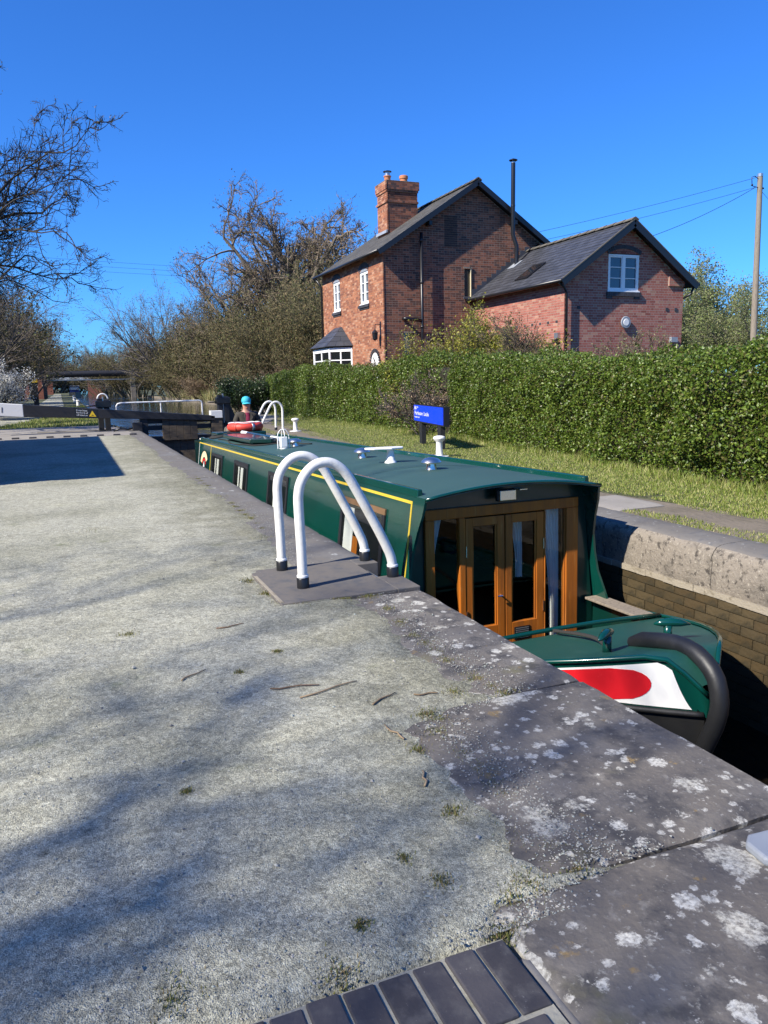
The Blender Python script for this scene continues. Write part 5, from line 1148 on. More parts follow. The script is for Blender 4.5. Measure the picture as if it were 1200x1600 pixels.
# faces -Y, slightly towards the towpath. One continuous body
N = [(0,0,.95,(.15,.11)),(0,0,1.12,(.14,.10)),(0,-.01,1.30,(.16,.11)),(0,0,1.43,(.12,.09)),(0,-.005,1.50,(.07,.07)),(0,-.02,1.57,(.082,.095)),(0,-.025,1.645,(.096,.115)),(0,-.015,1.72,(.080,.095))]
E_ = [(i, i+1) for i in range(7)]
def limb(base, pts):
    idx = base
    for p in pts: N.append(p); E_.append((idx, len(N)-1)); idx = len(N)-1
    return idx
for sx in (-1, 1):
    h = limb(3, [(sx*.17,0,1.41,.065),(sx*.215,.0,1.30,.052),(sx*.25,-.03,1.13,.043),(sx*.20,-.17,1.04,.036),(sx*.13,-.28,1.05,.028),(sx*.11,-.33,1.055,(.036,.018))])
    for q, (dx, L_, r) in enumerate(((-.030,.070,.0085),(-.010,.082,.009),(.011,.076,.0088),(.030,.058,.008))):
        limb(h, [(sx*(.11-.0)+dx,-.365,1.058,r),(sx*.11+dx*1.1,-.365-L_*.5,1.05,r),(sx*.11+dx*1.1,-.365-L_,1.025,r*.85)])
    limb(h, [(sx*.11-sx*.042,-.335,1.055,.010),(sx*.11-sx*.06,-.37,1.05,.0085)])
    limb(0, [(sx*.10,0,.86,.095),(sx*.11,-.015,.52,.062),(sx*.12,.01,.12,.045),(sx*.12,-.06,.03,.04),(sx*.125,-.14,.025,.032)])
skin_mesh('body', N, E_, 'skin', man)
N = [(0,.0,.86,(.19,.135)),(0,0,.98,(.185,.135)),(0,-.0,1.12,(.18,.13)),(0,-.005,1.30,(.195,.135)),(0,0,1.42,(.15,.105)),(0,.005,1.475,(.08,.075))]; E_ = [(i, i+1) for i in range(5)]
for sx in (-1, 1): limb(4, [(sx*.18,0,1.41,.088),(sx*.235,.0,1.29,.078),(sx*.275,-.03,1.13,.068),(sx*.215,-.17,1.045,.055),(sx*.145,-.275,1.05,.046)])
jk = skin_mesh('jacket', N, E_, 'jacket', man)
V = []; F = []
for j in range(9):
    t_ = j/8; z = 1.02+.44*t_; hw = .052-.012*t_+.012*math.sin(t_*PI); yb_ = -.150+.045*max(0, t_-.62)/.38-.006*math.sin(t_*PI)
    for i in range(7): s_ = -1+2*i/6; V.append((s_*hw, yb_+.012*s_*s_, z))
for j in range(8):
    for i in range(6): F.append((j*7+i, j*7+i+1, (j+1)*7+i+1, (j+1)*7+i))
mesh_obj('shirt', np.array(V), F, 'shirt', man, smooth=True, local=True)
for sx in (-1, 1):
    mesh_obj('lapel', np.array([(sx*.05,-.155,1.05),(sx*.085,-.148,1.05),(sx*.125,-.135,1.36),(sx*.07,-.10,1.47),(sx*.045,-.125,1.42),(sx*.042,-.160,1.25)]), [(0,1,2,5),(5,2,3,4)], 'jacket', man, local=True)
N = [(0,.01,.98,(.165,.12))]; E_ = []
for sx in (-1, 1): limb(0, [(sx*.10,0,.84,.105),(sx*.11,-.01,.52,.08),(sx*.12,.01,.12,.065)])
skin_mesh('trousers', N, E_, 'trousers', man)
for sx in (-1, 1): G().lathe([(.045,-.12),(.055,-.02),(.05,.08),(.03,.11)], (sx*.122,-.05,.045), 12, ax='y').build('shoe', 'black_paint', man, smooth=True, local=True)
cap_o = G().lathe([(.098,-.02),(.102,.02),(.097,.06),(.075,.10),(.03,.122),(.002,.125)], (0,-.015,1.685), 22).build('cap', 'cap', man, smooth=True, local=True)
V = []; F = []
for j in range(5):
    for i in range(13): a = PI+PI*i/12; r = .088+.075*j/4*(math.sin(PI*i/12)**.6); V.append((r*math.cos(a)*(.92-.12*j/4), -.03+r*math.sin(a), 1.682-.030*j/4-.012*abs(math.cos(a))*j/4))
for j in range(4):
    for i in range(12): F.append((j*13+i, j*13+i+1, (j+1)*13+i+1, (j+1)*13+i))
o = mesh_obj('cap_peak', np.array(V), F, 'cap', cap_o, smooth=True, local=True); so_ = o.modifiers.new('t', 'SOLIDIFY'); so_.thickness = .005
g = G()
for sx in (-1, 1): g.lathe([(.002,-.006),(.026,-.005),(.029,.0),(.026,.005)], (sx*.034,-.118,1.652), 14, ax='y')
g.tube([(-.01,-.12,1.655),(.01,-.12,1.655)], .005, 6)
for sx in (-1, 1): g.tube([(sx*.06,-.112,1.656),(sx*.078,-.08,1.657),(sx*.082,.0,1.652)], .004, 6)
g.build('sunglasses', 'black_paint', man, smooth='auto', local=True)
G().tube([(0,-.112,1.648),(0,-.126,1.622),(0,-.134,1.604),(0,-.118,1.594)], [.008,.012,.014,.008], 8).build('nose', 'skin', man, smooth=True, local=True)
G().tube([(-.024,-.108,1.568),(0,-.117,1.566),(.024,-.108,1.568)], [.004,.007,.004], 8).build('mouth', 'terracotta', man, smooth=True, local=True)
for sx in (-1, 1):
    G().lathe([(.002,-.008),(.02,-.006),(.024,0),(.018,.006)], (sx*.078,-.005,1.635), 10, ax='x').build('ear', 'skin', man, smooth=True, local=True)
    G().lathe([(.01,-.006),(.032,-.003),(.03,.006)], (sx*.072,.02,1.66), 10, ax='x').build('hair', 'hair_grey', man, smooth=True, local=True)
man.rotation_euler = (0, 0, math.radians(-6))

# ------------------------------------------------------------------ vegetation
def norm(a): return a/np.maximum(np.linalg.norm(a, axis=-1, keepdims=True), 1e-9)
def perp(d, ang, r, ph=None):
    """directions at angle ang from d, random azimuth"""
    a = np.where(np.abs(d[:, 2:3]) < .9, np.array([[0, 0, 1.]]), np.array([[1., 0, 0]])); u = norm(np.cross(d, a)); v = np.cross(d, u)
    ph = r.uniform(0, 2*PI, (len(d), 1)) if ph is None else ph[:, None]; return norm(d*np.cos(ang)[:, None]+(u*np.cos(ph)+v*np.sin(ph))*np.sin(ang)[:, None])
def tubes(P, R, k):
    """P (B,n,3) polylines, R (B,n) radii -> verts, quads"""
    B_, n = P.shape[:2]; T = np.empty_like(P); T[:, 1:-1] = P[:, 2:]-P[:, :-2]; T[:, 0] = P[:, 1]-P[:, 0]; T[:, -1] = P[:, -1]-P[:, -2]; T = norm(T)
    a = np.where(np.abs(T[:, :1, 2:3]) < .9, np.array([0, 0, 1.]), np.array([1., 0, 0])); u = norm(np.cross(T, np.broadcast_to(a, T.shape))); v = np.cross(T, u)
    ph = np.arange(k)*2*PI/k
    V = P[:, :, None]+(u[:, :, None]*np.cos(ph)[None, None, :, None]+v[:, :, None]*np.sin(ph)[None, None, :, None])*R[:, :, None, None]
    b = np.arange(B_)[:, None, None]*n*k; i = np.arange(n-1)[None, :, None]*k; j = np.arange(k)[None, None, :]; j2 = (j+1) % k
    F = np.stack([b+i+j, b+i+j2, b+i+k+j2, b+i+k+j], -1).reshape(-1, 4)
    return V.reshape(-1, 3), F
def grow(seed, starts, dirs, L0, R0, levels):
    """levels: list of dict(n points, wig, up, kids, ang, lr, rr, k, t0). Returns list per level of (P,R)"""
    r = np.random.default_rng(seed); p = np.array(starts, float); d = norm(np.array(dirs, float)); L = np.full(len(p), L0)*r.uniform(.85, 1.1, len(p)); Rr = np.full(len(p), R0)*r.uniform(.8, 1.1, len(p)); out = []
    for li, lv in enumerate(levels):
        n = lv['n']; B_ = len(p); P = np.empty((B_, n, 3)); P[:, 0] = p; dd = d.copy(); D = np.empty((B_, n, 3)); D[:, 0] = dd
        for q in range(1, n):
            dd = norm(dd+r.normal(0, lv['wig'], (B_, 3))+np.array([0, 0, lv['up']])); P[:, q] = P[:, q-1]+dd*(L/(n-1))[:, None]; D[:, q] = dd
        tp = np.linspace(0, 1, n)[None]; R = Rr[:, None]*(1-tp*lv.get('taper', .65)); out.append((P, R))
        if li == len(levels)-1: break
        K = lv['kids']; t = np.sort(r.uniform(lv.get('t0', .3), 1.0, (B_, K)), 1); t[:, -1] = 1.0
        x = t*(n-1); i0 = np.clip(np.floor(x).astype(int), 0, n-2); fr = (x-i0)[..., None]; bi = np.arange(B_)[:, None]
        cp_ = (P[bi, i0]*(1-fr)+P[bi, i0+1]*fr).reshape(-1, 3); cd = D[bi, i0+1].reshape(-1, 3); cr = (R[bi, i0]*(1-fr[..., 0])+R[bi, i0+1]*fr[..., 0]).reshape(-1)
        ang = r.normal(lv['ang'], .22, len(cp_)); ph = None
        if lv.get('even'): ph = np.tile(np.arange(K)*2.4, B_)+r.normal(0, .2, len(cp_)); ang = lv['ang']*(1.32-.95*np.tile(np.linspace(0, 1, K), B_))+r.normal(0, .08, len(cp_))
        d = perp(cd, np.clip(ang, .1, 1.5), r, ph); L = np.repeat(L, K)*lv['lr']*r.uniform(.6, 1.15, len(cp_))*(1.12-.5*t.reshape(-1)); Rr = np.maximum(cr*lv['rr'], lv.get('rmin', .003)); p = cp_
    return out
def leaf_quads(C, size, r, flat=.5, aspect=.62):
    n = len(C); nr = norm(r.normal(0, 1, (n, 3))+np.array([0, 0, flat])); a = norm(np.cross(nr, r.normal(0, 1, (n, 3)))); b = np.cross(nr, a); s = size*r.uniform(.6, 1.35, (n, 1))
    V = np.stack([C-a*s*.5, C+b*s*aspect*.5+nr*s*.08, C+a*s*.5, C-b*s*aspect*.5+nr*s*.08], 1).reshape(-1, 3); F = np.arange(n*4).reshape(-1, 4); return V, F
def make_tree(name, seed, starts, dirs, L0, R0, levels, bark, twigm, leaf=None, leafn=0, leafs=.05, label='', cat='tree', group=None, ntrunk=2, loc=(0, 0, 0), spread=.12):
    out = grow(seed, starts, dirs, L0, R0, levels); t = thing(name, (0, 0, 0), label, cat, group)
    def joinlv(ls):
        Vs, Fs, o = [], [], 0
        for (P, R), lv in ls: V, F = tubes(P, R, lv['k']); Vs.append(V); Fs.append(F+o); o += len(V)
        return np.concatenate(Vs), np.concatenate(Fs)
    V, F = joinlv(list(zip(out, levels))[:ntrunk]); fast_obj('trunk', V, F, bark, t, smooth=True)
    V, F = joinlv(list(zip(out, levels))[ntrunk:]); cr = fast_obj('crown', V, F, twigm, t)
    if leaf:
        r = np.random.default_rng(seed+5); P = out[-1][0]; pts = P[:, 1:].reshape(-1, 3); C = pts[r.integers(0, len(pts), leafn)]+r.normal(0, spread, (leafn, 3)); V, F = leaf_quads(C, leafs, r); fast_obj('foliage', V, F, leaf, t)
    t.location = loc; return t
OAKSCALE = 1
def place(src, loc, rz, s, label, sz=None, group=None, used=set()):
    o = src if src.name not in used else copy_tree(src); used.add(src.name); o.location = loc; o.rotation_euler = (0, 0, rz); o.scale = (s, s, sz or s); o['label'] = label
    if group: o['group'] = group
    return o
OAK = [dict(n=6, wig=.04, up=.02, even=1, kids=12, ang=.95, lr=1.75, rr=.55, k=10, t0=.42, taper=.4), dict(n=9, wig=.17, up=.05, kids=9, ang=.75, lr=.66, rr=.62, k=7, t0=.22, taper=.75, rmin=.03), dict(n=8, wig=.22, up=.05, kids=8, ang=.75, lr=.55, rr=.6, k=5, t0=.15, taper=.75, rmin=.018), dict(n=6, wig=.25, up=.04, kids=6, ang=.75, lr=.52, rr=.6, k=4, t0=.1, rmin=.012), dict(n=4, wig=.26, up=.03, kids=5, ang=.7, lr=.55, rr=.6, k=3, t0=.1, rmin=.008), dict(n=3, wig=.25, up=.02, k=3, kids=0, ang=0, lr=0, rr=0, taper=.4)]
M('twig_pale', (.19, .145, .10), .9, var=.25)
M('bark_pale', (.13, .105, .078), .95, layers=[(3, (.16, .15, .10), .5, .75)], bump=[('noise', 14, .9, .03)])
OAKF = [dict(l) for l in OAK]
for l_, rm in zip(OAKF[1:5], (.05, .024, .013, .009)): l_['rmin'] = rm
oak = make_tree('oak_tree', 38, [(0,0,-.2)], [(0,0,1)], 4.6, .62, OAKF, 'bark_pale', 'twig_pale', 'bud', 9000, .07, 'broad bare oak tree', loc=(0,0,0), spread=.2)
place(oak, (17.9, 60, 0), 0, 1.6, 'big bare oak tree with spreading crown behind the cottage', 1.74)
# the oak by the towpath whose limbs reach in from the left
oak2 = make_tree('oak_tree', 74, [(0,0,-.2)], [(0,0,1)], 4.6, .36, OAK, 'bark_dark', 'bark_dark', 'bud', 30000, .045, 'big dark oak reaching twisted bare limbs over the towpath beyond the lock gate', loc=(0,0,0), spread=.05)
place(oak2, (-5.7, 27.5, 0), .52, .92, 'big dark oak reaching twisted bare limbs over the towpath beyond the lock gate', 1.05)
SHO = [dict(n=6, wig=.07, up=.02, kids=12, ang=1.0, lr=2.4, rr=.52, k=8, t0=.40, taper=.45), dict(n=12, wig=.19, up=.045, kids=10, ang=.8, lr=.45, rr=.5, k=6, t0=.15, taper=.85), dict(n=7, wig=.26, up=.05, kids=6, ang=.75, lr=.55, rr=.55, k=4, t0=.15, taper=.7, rmin=.010), dict(n=6, wig=.28, up=.04, kids=5, ang=.75, lr=.55, rr=.55, k=3, t0=.1, rmin=.006), dict(n=4, wig=.28, up=.03, k=3, kids=0, ang=.7, lr=.55, rr=.6, taper=.4)]
for q_, (x_, y_, sd, sc_f, lb) in enumerate(((-12.8, -2.7, 23, 1.2, 'bare oak standing beside the towpath behind the gravel foreground'), (-15.0, -3.6, 41, 1.35, 'second bare oak farther from the towpath behind the gravel foreground'))):
    sh_oak = make_tree('oak_tree', sd, [(0,0,-.2)], [(0,0,1)], 4.2, .19, SHO, 'bark_dark', 'bark_dark', None, 0, .04, lb, loc=(x_, y_, 0)); sh_oak.scale = (sc_f, sc_f, sc_f)
SHRUB = [dict(n=6, wig=.12, up=.05, kids=8, ang=.55, lr=.62, rr=.55, k=5, t0=.2, rmin=.01), dict(n=5, wig=.16, up=.06, kids=7, ang=.55, lr=.6, rr=.6, k=4, t0=.15), dict(n=4, wig=.18, up=.05, kids=6, ang=.5, lr=.6, rr=.6, k=3, t0=.1, rmin=.007), dict(n=3, wig=.18, up=.04, k=3, kids=0, ang=0, lr=0, rr=0, taper=.5)]
def stems(n, spread, seed, tilt=.35, h=0):
    r = np.random.default_rng(seed); a = r.uniform(0, 2*PI, n); q = r.uniform(0, spread, n); return np.stack([q*np.cos(a), q*np.sin(a), np.full(n, -.1)], 1), np.stack([np.cos(a)*tilt*q/spread*1.6, np.sin(a)*tilt*q/spread*1.6, np.ones(n)], 1)
S_, D_ = stems(30, 1.6, 3, .55); shA = make_tree('willow_shrub', 31, S_, D_, 3.0, .05, SHRUB, 'twig_olive', 'twig_olive', 'bud', 30000, .075, 'brown shrub', 'shrub', ntrunk=1, spread=.15)
S_, D_ = stems(14, 1.0, 4, .6); shB = make_tree('bare_tree', 37, S_, D_, 4.6, .09, SHRUB, 'bark', 'twig_grey', 'bud', 9000, .06, 'bare tree', 'tree', ntrunk=1, spread=.12)
S_, D_ = stems(22, 1.4, 9, .75); shC = make_tree('bramble_bush', 43, S_, D_, 1.9, .035, SHRUB, 'twig', 'twig', 'leaf_dry', 16000, .06, 'brown bush', 'shrub', ntrunk=1, spread=.15)
WIL = [dict(n=7, wig=.10, up=.05, kids=8, ang=.6, lr=.6, rr=.55, k=6, t0=.25), dict(n=6, wig=.16, up=.03, kids=7, ang=.6, lr=.6, rr=.6, k=4, t0=.15), dict(n=5, wig=.18, up=-.02, kids=6, ang=.55, lr=.55, rr=.6, k=3, t0=.1, rmin=.01), dict(n=4, wig=.16, up=-.1, k=3, kids=0, ang=0, lr=0, rr=0, taper=.5)]
S_, D_ = stems(5, .5, 8, .35); wil = make_tree('willow_tree', 51, S_, D_, 6.0, .14, WIL, 'bark', 'twig_grey', 'leaf_fresh', 22000, .13, 'willow', 'tree', ntrunk=2, spread=.25)
gR = 'trees and shrubs along the far canal bank'
spots = [('A',13.5,48,1.35,1.5,'olive brown willow shrub overhanging the canal beyond the quay paving'),('A',16.5,53,1.7,2.1,'tall olive brown willow shrub between the oak and the canal'),('C',11.9,44,1.0,.9,'low brown bramble bush leaning over the quay edge'),('C',9.6,38,.8,.75,'low brown bush beside the far paddle gear'),
 ('A',14.2,62,1.75,1.9,'wide olive shrub on the far bank below the bare oak'),('B',13.6,68,1.25,1.6,'bare grey tree with dark forked stems on the far bank'),('A',13.8,76,1.9,1.9,'rounded olive shrub on the far bank beyond the forked tree'),('B',13.2,92,1.8,2.2,'tall bare grey tree rising over the far bank'),('A',13.6,98,2.0,1.9,'large olive brown shrub near the pipe bridge'),('A',13.3,86,1.5,1.2,'lower olive shrub by the waterside reeds'),
 ('A',10.3,118,2.0,1.7,'olive shrub just past the pipe bridge'),('B',10.5,140,1.7,1.7,'bare tree beyond the pipe bridge'),('A',8.5,165,2.4,1.9,'distant shrub before the road bridge'),('A',21,56,2.1,2.3,'tall brown thicket at the foot of the big oak'),('A',18.5,45,1.6,1.8,'brown thicket beside the cottage gable end'),('C',13,56,1.2,1.1,'brown bramble at the water edge under the oak'),('C',12.6,70,1.3,1.1,'brown bramble overhanging the water below the forked tree'),('A',24,44,1.6,1.6,'thicket behind the cottage roof'),('B',9,215,2.2,2.0,'far bare tree beyond the road bridge'),('B',-3,230,2.4,2.0,'far bare tree above the road bridge abutment'),('A',2,240,3.2,1.5,'far thicket seen under the road bridge'),('A',11,236,3.2,2.0,'far thicket beside the bridge opening'),('A',-9,236,3.4,3.0,'far thicket above the towpath end'),('A',-10,300,6,2.2,'distant wood edge beyond the road bridge, over the towpath'),('A',10,330,6,1.7,'distant wood edge beyond the road bridge, over the water'),('A',28,300,6,2.6,'distant wood edge beyond the road bridge, over the far bank')]
src = dict(A=shA, B=shB, C=shC)
for k, (a, x, y, s, sz, lb) in enumerate(spots): place(src[a], (x, y, -.1), k*1.37, s, lb, sz, gR)
gL = 'trees beside the towpath'
for k, (a, x, y, s, sz, lb) in enumerate([('B',-6.5,42,1.25,1.3,'bare tree behind the white blossom bush'),('A',-7.5,50,2.0,1.9,'dense brown tree behind the blossom bush'),('B',-6.0,62,1.5,1.6,'bare tree between the blossom bush and brick hut'),('A',-6.8,75,2.1,2.0,'dense brown tree short of the brick hut'),('B',-5.2,96,1.6,1.7,'bare tree beside the brick hut'),('A',-8,118,2.5,2.2,'dense tree behind the brick hut'),('A',-8,150,3.0,2.4,'dense distant tree past the brick hut')]): place(src[a], (x, y, -.1), k*1.9+.5, s, lb, sz, gL)
# hedgerow on the far side of the towpath, out of frame: it is what the boat's paint reflects
for k in range(9): place(shA, (-13.5-1.5*(k % 2), -9+k*4.6, -.1), k*2.1, 1.6, 'shrub in the hedgerow bordering the towpath opposite the boat', 1.15, 'towpath hedgerow')
place(wil, (33, 40, 0), .3, 1.0, 'pale green willow beside the telegraph pole', .95); place(wil, (40, 42, 0), 1.9, 1.1, 'pale green willow beyond the telegraph pole', 1.05); place(wil, (29.5, 46, 0), 4.0, 1.0, 'pale willow showing between annex and telegraph pole', 1.05); place(wil, (46, 46, 0), 5.1, 1.3, 'farther willow behind the hedge end', 1.2); place(wil, (36, 33, 0), 2.5, .75, 'small pale willow behind the hedge near the pole', .75)
# white blossom bush
S_, D_ = stems(16, .9, 13, .6); bl = make_tree('blossom_bush', 61, S_, D_, 1.9, .04, SHRUB, 'bark_dark', 'bark_dark', 'blossom', 26000, .06, 'white blossoming bush at the towpath edge', 'bush', ntrunk=1, spread=.1, loc=(-4.0, 38, 0))

# hedges: dense leaf shell round a solid dark core added to block light
def hedge(name, path, depth, hfun, n, seed, leafm, leafs, label, core='hedge_core', side_only=False, gapfun=None):
    r = np.random.default_rng(seed); path = np.array(path, float); seg = np.linalg.norm(np.diff(path, axis=0), axis=1); cum = np.concatenate([[0], np.cumsum(seg)]); T = cum[-1]
    t = thing(name, (path[0][0], path[0][1], 0), label, 'hedge')
    def at(s):
        x = np.interp(s, cum, path[:, 0]); y = np.interp(s, cum, path[:, 1]); i = np.clip(np.searchsorted(cum, s)-1, 0, len(seg)-1); d = (path[i+1]-path[i])/seg[i][:, None]; return x, y, np.stack([d[:, 1], -d[:, 0]], 1)
    # d[:,1],-d[:,0] : to the right of travel (away from the canal when the path runs along +y)
    def section(a, s):
        """a in 0..1 round front, top, back"""
        h = hfun(s); return h
    C = []
    for part, frac in (('front', .60), ('top', .28), ('end', .12)):
        m = int(n*frac)
        if part == 'end': s = np.where(r.random(m) < .5, 0, T)
        else: s = r.uniform(0, T, m)
        x, y, nn = at(s); h = hfun(s)
        if part == 'front': z = h*r.random(m)**.9; off = .22*(fbm(s*1.3+7, z*1.7, seed)-.5)*2.2+.07*(fbm(s*5, z*5, seed+9)-.5)*2 + .10*np.clip(.5-z, 0, 1)+np.clip((z-h+.25)/.25, 0, 1)**2*.22
        elif part == 'top': off = r.uniform(0, depth, m); z = h-np.clip((.25-off)/.25, 0, 1)**2*.22+(fbm(s*1.5, off*2, seed+3)-.5)*.5
        else: off = r.uniform(0, depth, m); z = h*r.random(m)
        ins = np.abs(r.normal(0, .075, m))
        if part == 'front': off = off+ins-.04
        elif part == 'top': z = z-ins+.04
        sp_ = r.normal(0, .03, (m, 2)); c = np.stack([x+nn[:, 0]*off+sp_[:, 0], y+nn[:, 1]*off+sp_[:, 1], np.maximum(z, .03)], 1)
        if part == 'end': c[:, 1] += r.normal(0, .08, m)
        C.append(c)
    C = np.concatenate(C)
    if gapfun is not None: C = C[gapfun(C, r)]
    V, F = leaf_quads(C, leafs, r, .35, .72); fast_obj('foliage', V, F, leafm, t)
    # shoots poking out of the top
    m = int(T*5); s = r.uniform(0, T, m); x, y, nn = at(s); h = hfun(s); off = r.uniform(0, depth*.8, m); p0 = np.stack([x+nn[:, 0]*off, y+nn[:, 1]*off, h-.1], 1)
    P = p0[:, None]+np.linspace(0, 1, 4)[None, :, None]*(norm(r.normal(0, .35, (m, 3))+np.array([0, 0, 1]))*r.uniform(.10, .28, (m, 1)))[:, None]; V, F = tubes(P, np.full((m, 4), .004), 3); fast_obj('shoots', V, F, 'twig', t)
    c = P[:, 1:].reshape(-1, 3); c = c[r.integers(0, len(c), m*7)]+r.normal(0, .025, (m*7, 3)); V, F = leaf_quads(c, leafs, r, .4, .7); fast_obj('shoot_leaves', V, F, leafm, t)
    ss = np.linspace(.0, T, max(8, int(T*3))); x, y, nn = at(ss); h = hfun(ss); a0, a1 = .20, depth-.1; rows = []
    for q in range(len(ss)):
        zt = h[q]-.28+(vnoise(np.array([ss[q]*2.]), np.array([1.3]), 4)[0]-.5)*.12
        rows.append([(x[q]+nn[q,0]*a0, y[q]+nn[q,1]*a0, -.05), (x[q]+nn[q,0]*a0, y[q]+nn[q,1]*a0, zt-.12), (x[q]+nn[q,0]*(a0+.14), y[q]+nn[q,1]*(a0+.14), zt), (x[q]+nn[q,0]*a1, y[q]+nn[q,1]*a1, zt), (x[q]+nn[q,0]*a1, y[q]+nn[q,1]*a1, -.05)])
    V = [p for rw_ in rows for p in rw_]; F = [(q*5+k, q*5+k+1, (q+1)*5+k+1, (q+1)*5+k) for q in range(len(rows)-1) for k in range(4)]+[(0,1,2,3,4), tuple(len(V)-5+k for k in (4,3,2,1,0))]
    mesh_obj('light_block_core', np.array(V), F, core, t)  # closed dark body added inside the leaves to stop light passing through
    return t
hf1 = lambda s: 1.45+.05*np.sin(s*.7)+.12*(fbm(s*.8, s*0+2, 7)-.5)*2+.020*s
hedge('hedge', [(7.05,2.5),(7.0,6.0),(7.55,10.2),(7.95,13.6),(8.1,15.6)], 1.5, hf1, 150000, 5, 'leaf_hedge', .042, 'dense clipped green hedge in front of the annex, right up to the blue sign')
hf2 = lambda s: 1.76+.08*np.sin(s*.6+1)+.2*(fbm(s*.6, s*0+5, 7)-.5)
def thin(C, r): return (r.random(len(C)) < np.clip((C[:, 1]-15.6)/3.2, .10, 1)*1.0)
hedge('hedge', [(8.1,15.9),(8.15,20),(8.1,27),(8.2,33.5)], 1.3, hf2, 120000, 6, 'leaf_hedge', .05, 'green hedge in front of the cottage bay window, running on to the far hoops', gapfun=thin)
# dry twiggy shrub filling the gap by the sign
S_, D_ = stems(26, .8, 21, .5); make_tree('dry_shrub', 71, S_, D_, 1.15, .018, SHRUB, 'twig_grey', 'twig_grey', 'leaf_dry', 9000, .035, 'dry brown leafless shrub in the hedge gap behind the blue sign', 'shrub', ntrunk=1, spread=.06, loc=(8.6, 16.6, 0))
S_, D_ = stems(24, .7, 22, .5); make_tree('ivy_bush', 72, S_, D_, 1.2, .02, SHRUB, 'bark_dark', 'bark_dark', 'leaf_dark', 26000, .07, 'glossy dark green bush at the hedge end by the far hoops', 'bush', ntrunk=1, spread=.12, loc=(7.5, 33.5, 0))
S_, D_ = stems(20, .7, 25, .5); make_tree('yellow_shrub', 73, S_, D_, 2.15, .02, SHRUB, 'twig', 'twig', 'leaf_yellow', 34000, .06, 'yellow green leafy shrub between hedge and cottage gable', 'shrub', ntrunk=1, spread=.1, loc=(10.2, 18.2, 0))
S_, D_ = stems(7, .3, 27, .5); make_tree('tall_shrub', 74, S_, D_, 2.0, .016, SHRUB, 'twig', 'twig', 'bud', 2500, .05, 'sparse tall brown shrub poking above the hedge before the annex', 'shrub', ntrunk=1, spread=.05, loc=(9.6, 15.3, 0))
S_, D_ = stems(6, .25, 28, .5); make_tree('thorn_shrub', 75, S_, D_, 1.7, .014, SHRUB, 'twig_grey', 'twig_grey', None, 0, .04, 'thin leafless shoots rising beside the cottage gable', 'shrub', ntrunk=1, loc=(9.4, 20.5, 0))
S_, D_ = stems(8, .4, 29, .5); make_tree('leafy_shrub', 76, S_, D_, 1.75, .016, SHRUB, 'twig', 'twig', 'leaf_fresh', 3500, .05, 'fresh green shrub above the hedge at the annex corner', 'shrub', ntrunk=1, spread=.06, loc=(14.6, 16.5, 0))

# grass
def blades(name, n, sampler, hmin, hmax, wdt, seed, mat, label):
    r = np.random.default_rng(seed); x, y, z = sampler(r, n); n = len(x); h = r.uniform(hmin, hmax, n)*(.5+1.0*fbm(x*1.7, y*1.7, seed)); a = r.uniform(0, 2*PI, n); l = r.uniform(0, .7, n)*h; b = r.uniform(0, 2*PI, n)
    V = np.stack([np.stack([x-np.cos(a)*wdt, y-np.sin(a)*wdt, z], 1), np.stack([x+np.cos(a)*wdt, y+np.sin(a)*wdt, z], 1), np.stack([x+np.cos(b)*l, y+np.sin(b)*l, z+h], 1)], 1).reshape(-1, 3)
    return tag(fast_obj(name, V, np.arange(n*3).reshape(-1, 3), mat), label, 'grass', kind='stuff')
def verge(r, n):
    y = 1.5+33*r.random(n)**1.6; xf = np.interp(y, [0, 6, 10.2, 13.6, 16, 33], [7.1, 7.15, 7.7, 8.1, 8.3, 8.4]); x = 4.82+(xf-4.82)*r.random(n)
    d = fbm(x*1.1, y*.6, 77); pth = np.exp(-((x-np.interp(y, [0, 4.5, 8, 14, 19, 24, 33], [5.35, 5.5, 5.2, 5.2, 5.5, 5.8, 7.6]))/.26)**2)
    k = (d+.12-.75*pth*(.5+.8*fbm(x*2.5, y*2.5, 5)) > .33) & ~((x > 4.9) & (x < 5.56) & (y > 5.93) & (y < 6.77)) & (x > 4.86+.10*fbm(y*3, y*0, 3)); return x[k], y[k], np.full(k.sum(), -.02)
blades('verge_grass', 200000, verge, .010, .036, .006, 81, 'grass', 'sunlit grass verge between far coping and hedge')
def lawn(r, n):
    y = r.uniform(28.5, 60, n); x = r.uniform(-9, 1.15, n); px0 = np.interp(y, [28.7, 31.5, 37, 48, 64], [-2.9, -2.2, -1.2, -.35, -.25]); px1 = np.interp(y, [28.7, 36, 40, 48, 64], [-12, -9, -4, -2.8, -2.3]); k = ((x > px0) | (x < px1)) & (y > 28.45+.03*x); return x[k], y[k], np.full(k.sum(), -.04)
blades('bank_grass', 60000, lawn, .05, .13, .014, 82, 'grass', 'green grass on the bank beyond the balance beam')
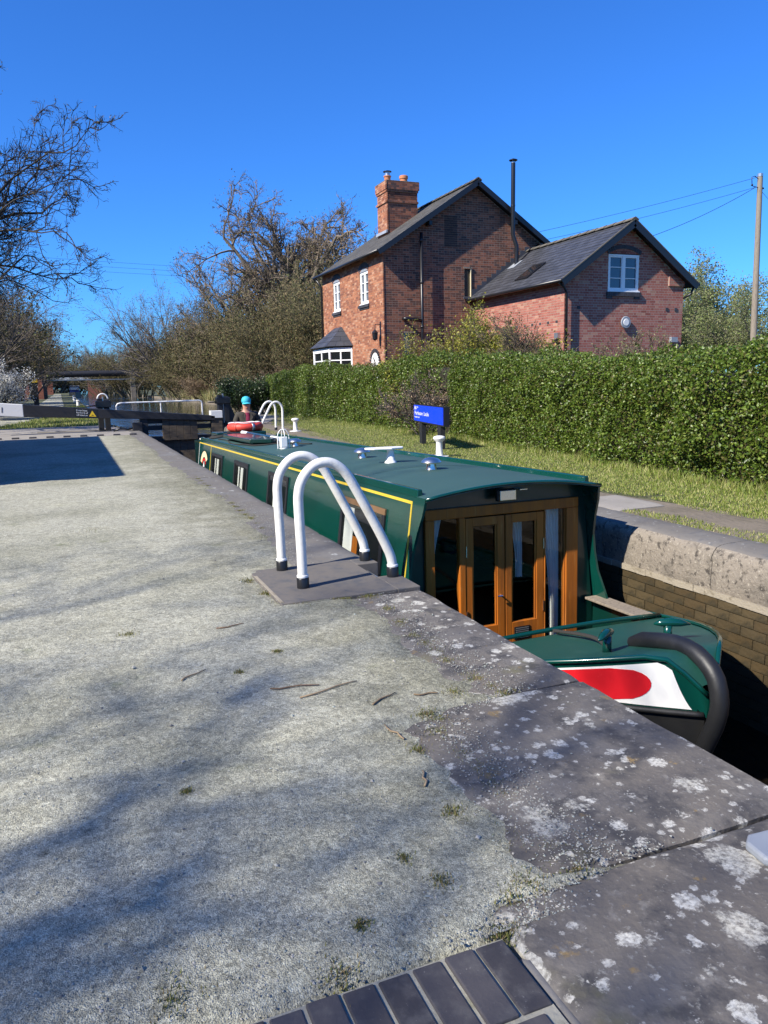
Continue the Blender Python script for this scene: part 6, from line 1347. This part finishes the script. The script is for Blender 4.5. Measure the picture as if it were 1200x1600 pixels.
def tufts(r, n):
    c = [(1.02,4.95,.05),(1.06,4.6,.03),(1.12,4.32,.05),(1.20,4.28,.06),(1.45,4.27,.05),(1.62,4.25,.05),(1.55,3.2,.06),(1.56,2.85,.05),(1.60,2.62,.05),(1.18,2.0,.05),(1.10,1.7,.06),(1.15,1.56,.05),(1.0,1.52,.05),(.93,1.47,.03),(.85,1.40,.03),(.89,1.40,.02),(.45,1.42,.04),(.1,1.5,.05),(.25,2.35,.014),(.75,1.75,.02),(.55,1.55,.02),(.8,1.62,.03),(.62,3.3,.02),(.85,3.5,.02),(.98,1.9,.03),(1.05,2.3,.03),(1.4,2.7,.04),(1.2,2.55,.04),(.1,7.4,.15),(1.5,6.3,.1),(1.58,7.4,.12),(1.6,9.0,.15),(1.62,11,.2),(1.2,14,.2),(-.4,1.75,.05),(-1.0,3.2,.06),(.2,4.1,.04)]
    edge = [(float(np.interp(q, GY, GX))-.01, q, .035) for q in np.concatenate([np.linspace(1.45, 2.7, 14), np.linspace(2.8, 4.2, 12), np.linspace(5.1, 12, 26)]) if q % .3 < .17]; c = c+edge
    i = r.integers(0, len(c), n); c = np.array(c)[i]; x = c[:, 0]+r.normal(0, 1, n)*c[:, 2]*.8*(.3+.9*r.random(n)); y = c[:, 1]+r.normal(0, 1, n)*c[:, 2]*.9*(.3+.9*r.random(n)); return x, y, np.maximum(gravel_z(x, y), -.004)-.003
blades('moss_tufts', 15000, tufts, .004, .017, .0022, 83, 'moss', 'moss and short grass tufts along the gravel and stone edges')
def weeds(r, n):
    y = 2+31*r.random(n)**1.4; x = np.interp(y, [0, 6, 10.2, 13.6, 16, 33], [6.98, 7.0, 7.5, 7.9, 8.05, 8.15])+r.normal(0, .14, n); return x, y, np.full(n, -.02)
blades('hedge_bottom_grass', 14000, weeds, .04, .15, .006, 84, 'grass', 'longer pale grass growing along the hedge foot')
def reeds(r, n):
    y = r.uniform(50, 105, n); x = 11.35+np.abs(r.normal(0, .55, n)); k = fbm(y*.12, y*0+3, 8) > .45; return x[k], y[k], np.full(k.sum(), -.35)
tag(blades('reeds', 16000, reeds, .5, 1.3, .03, 85, 'reed', 'pale reeds fringing the far canal bank'), None, 'reeds')
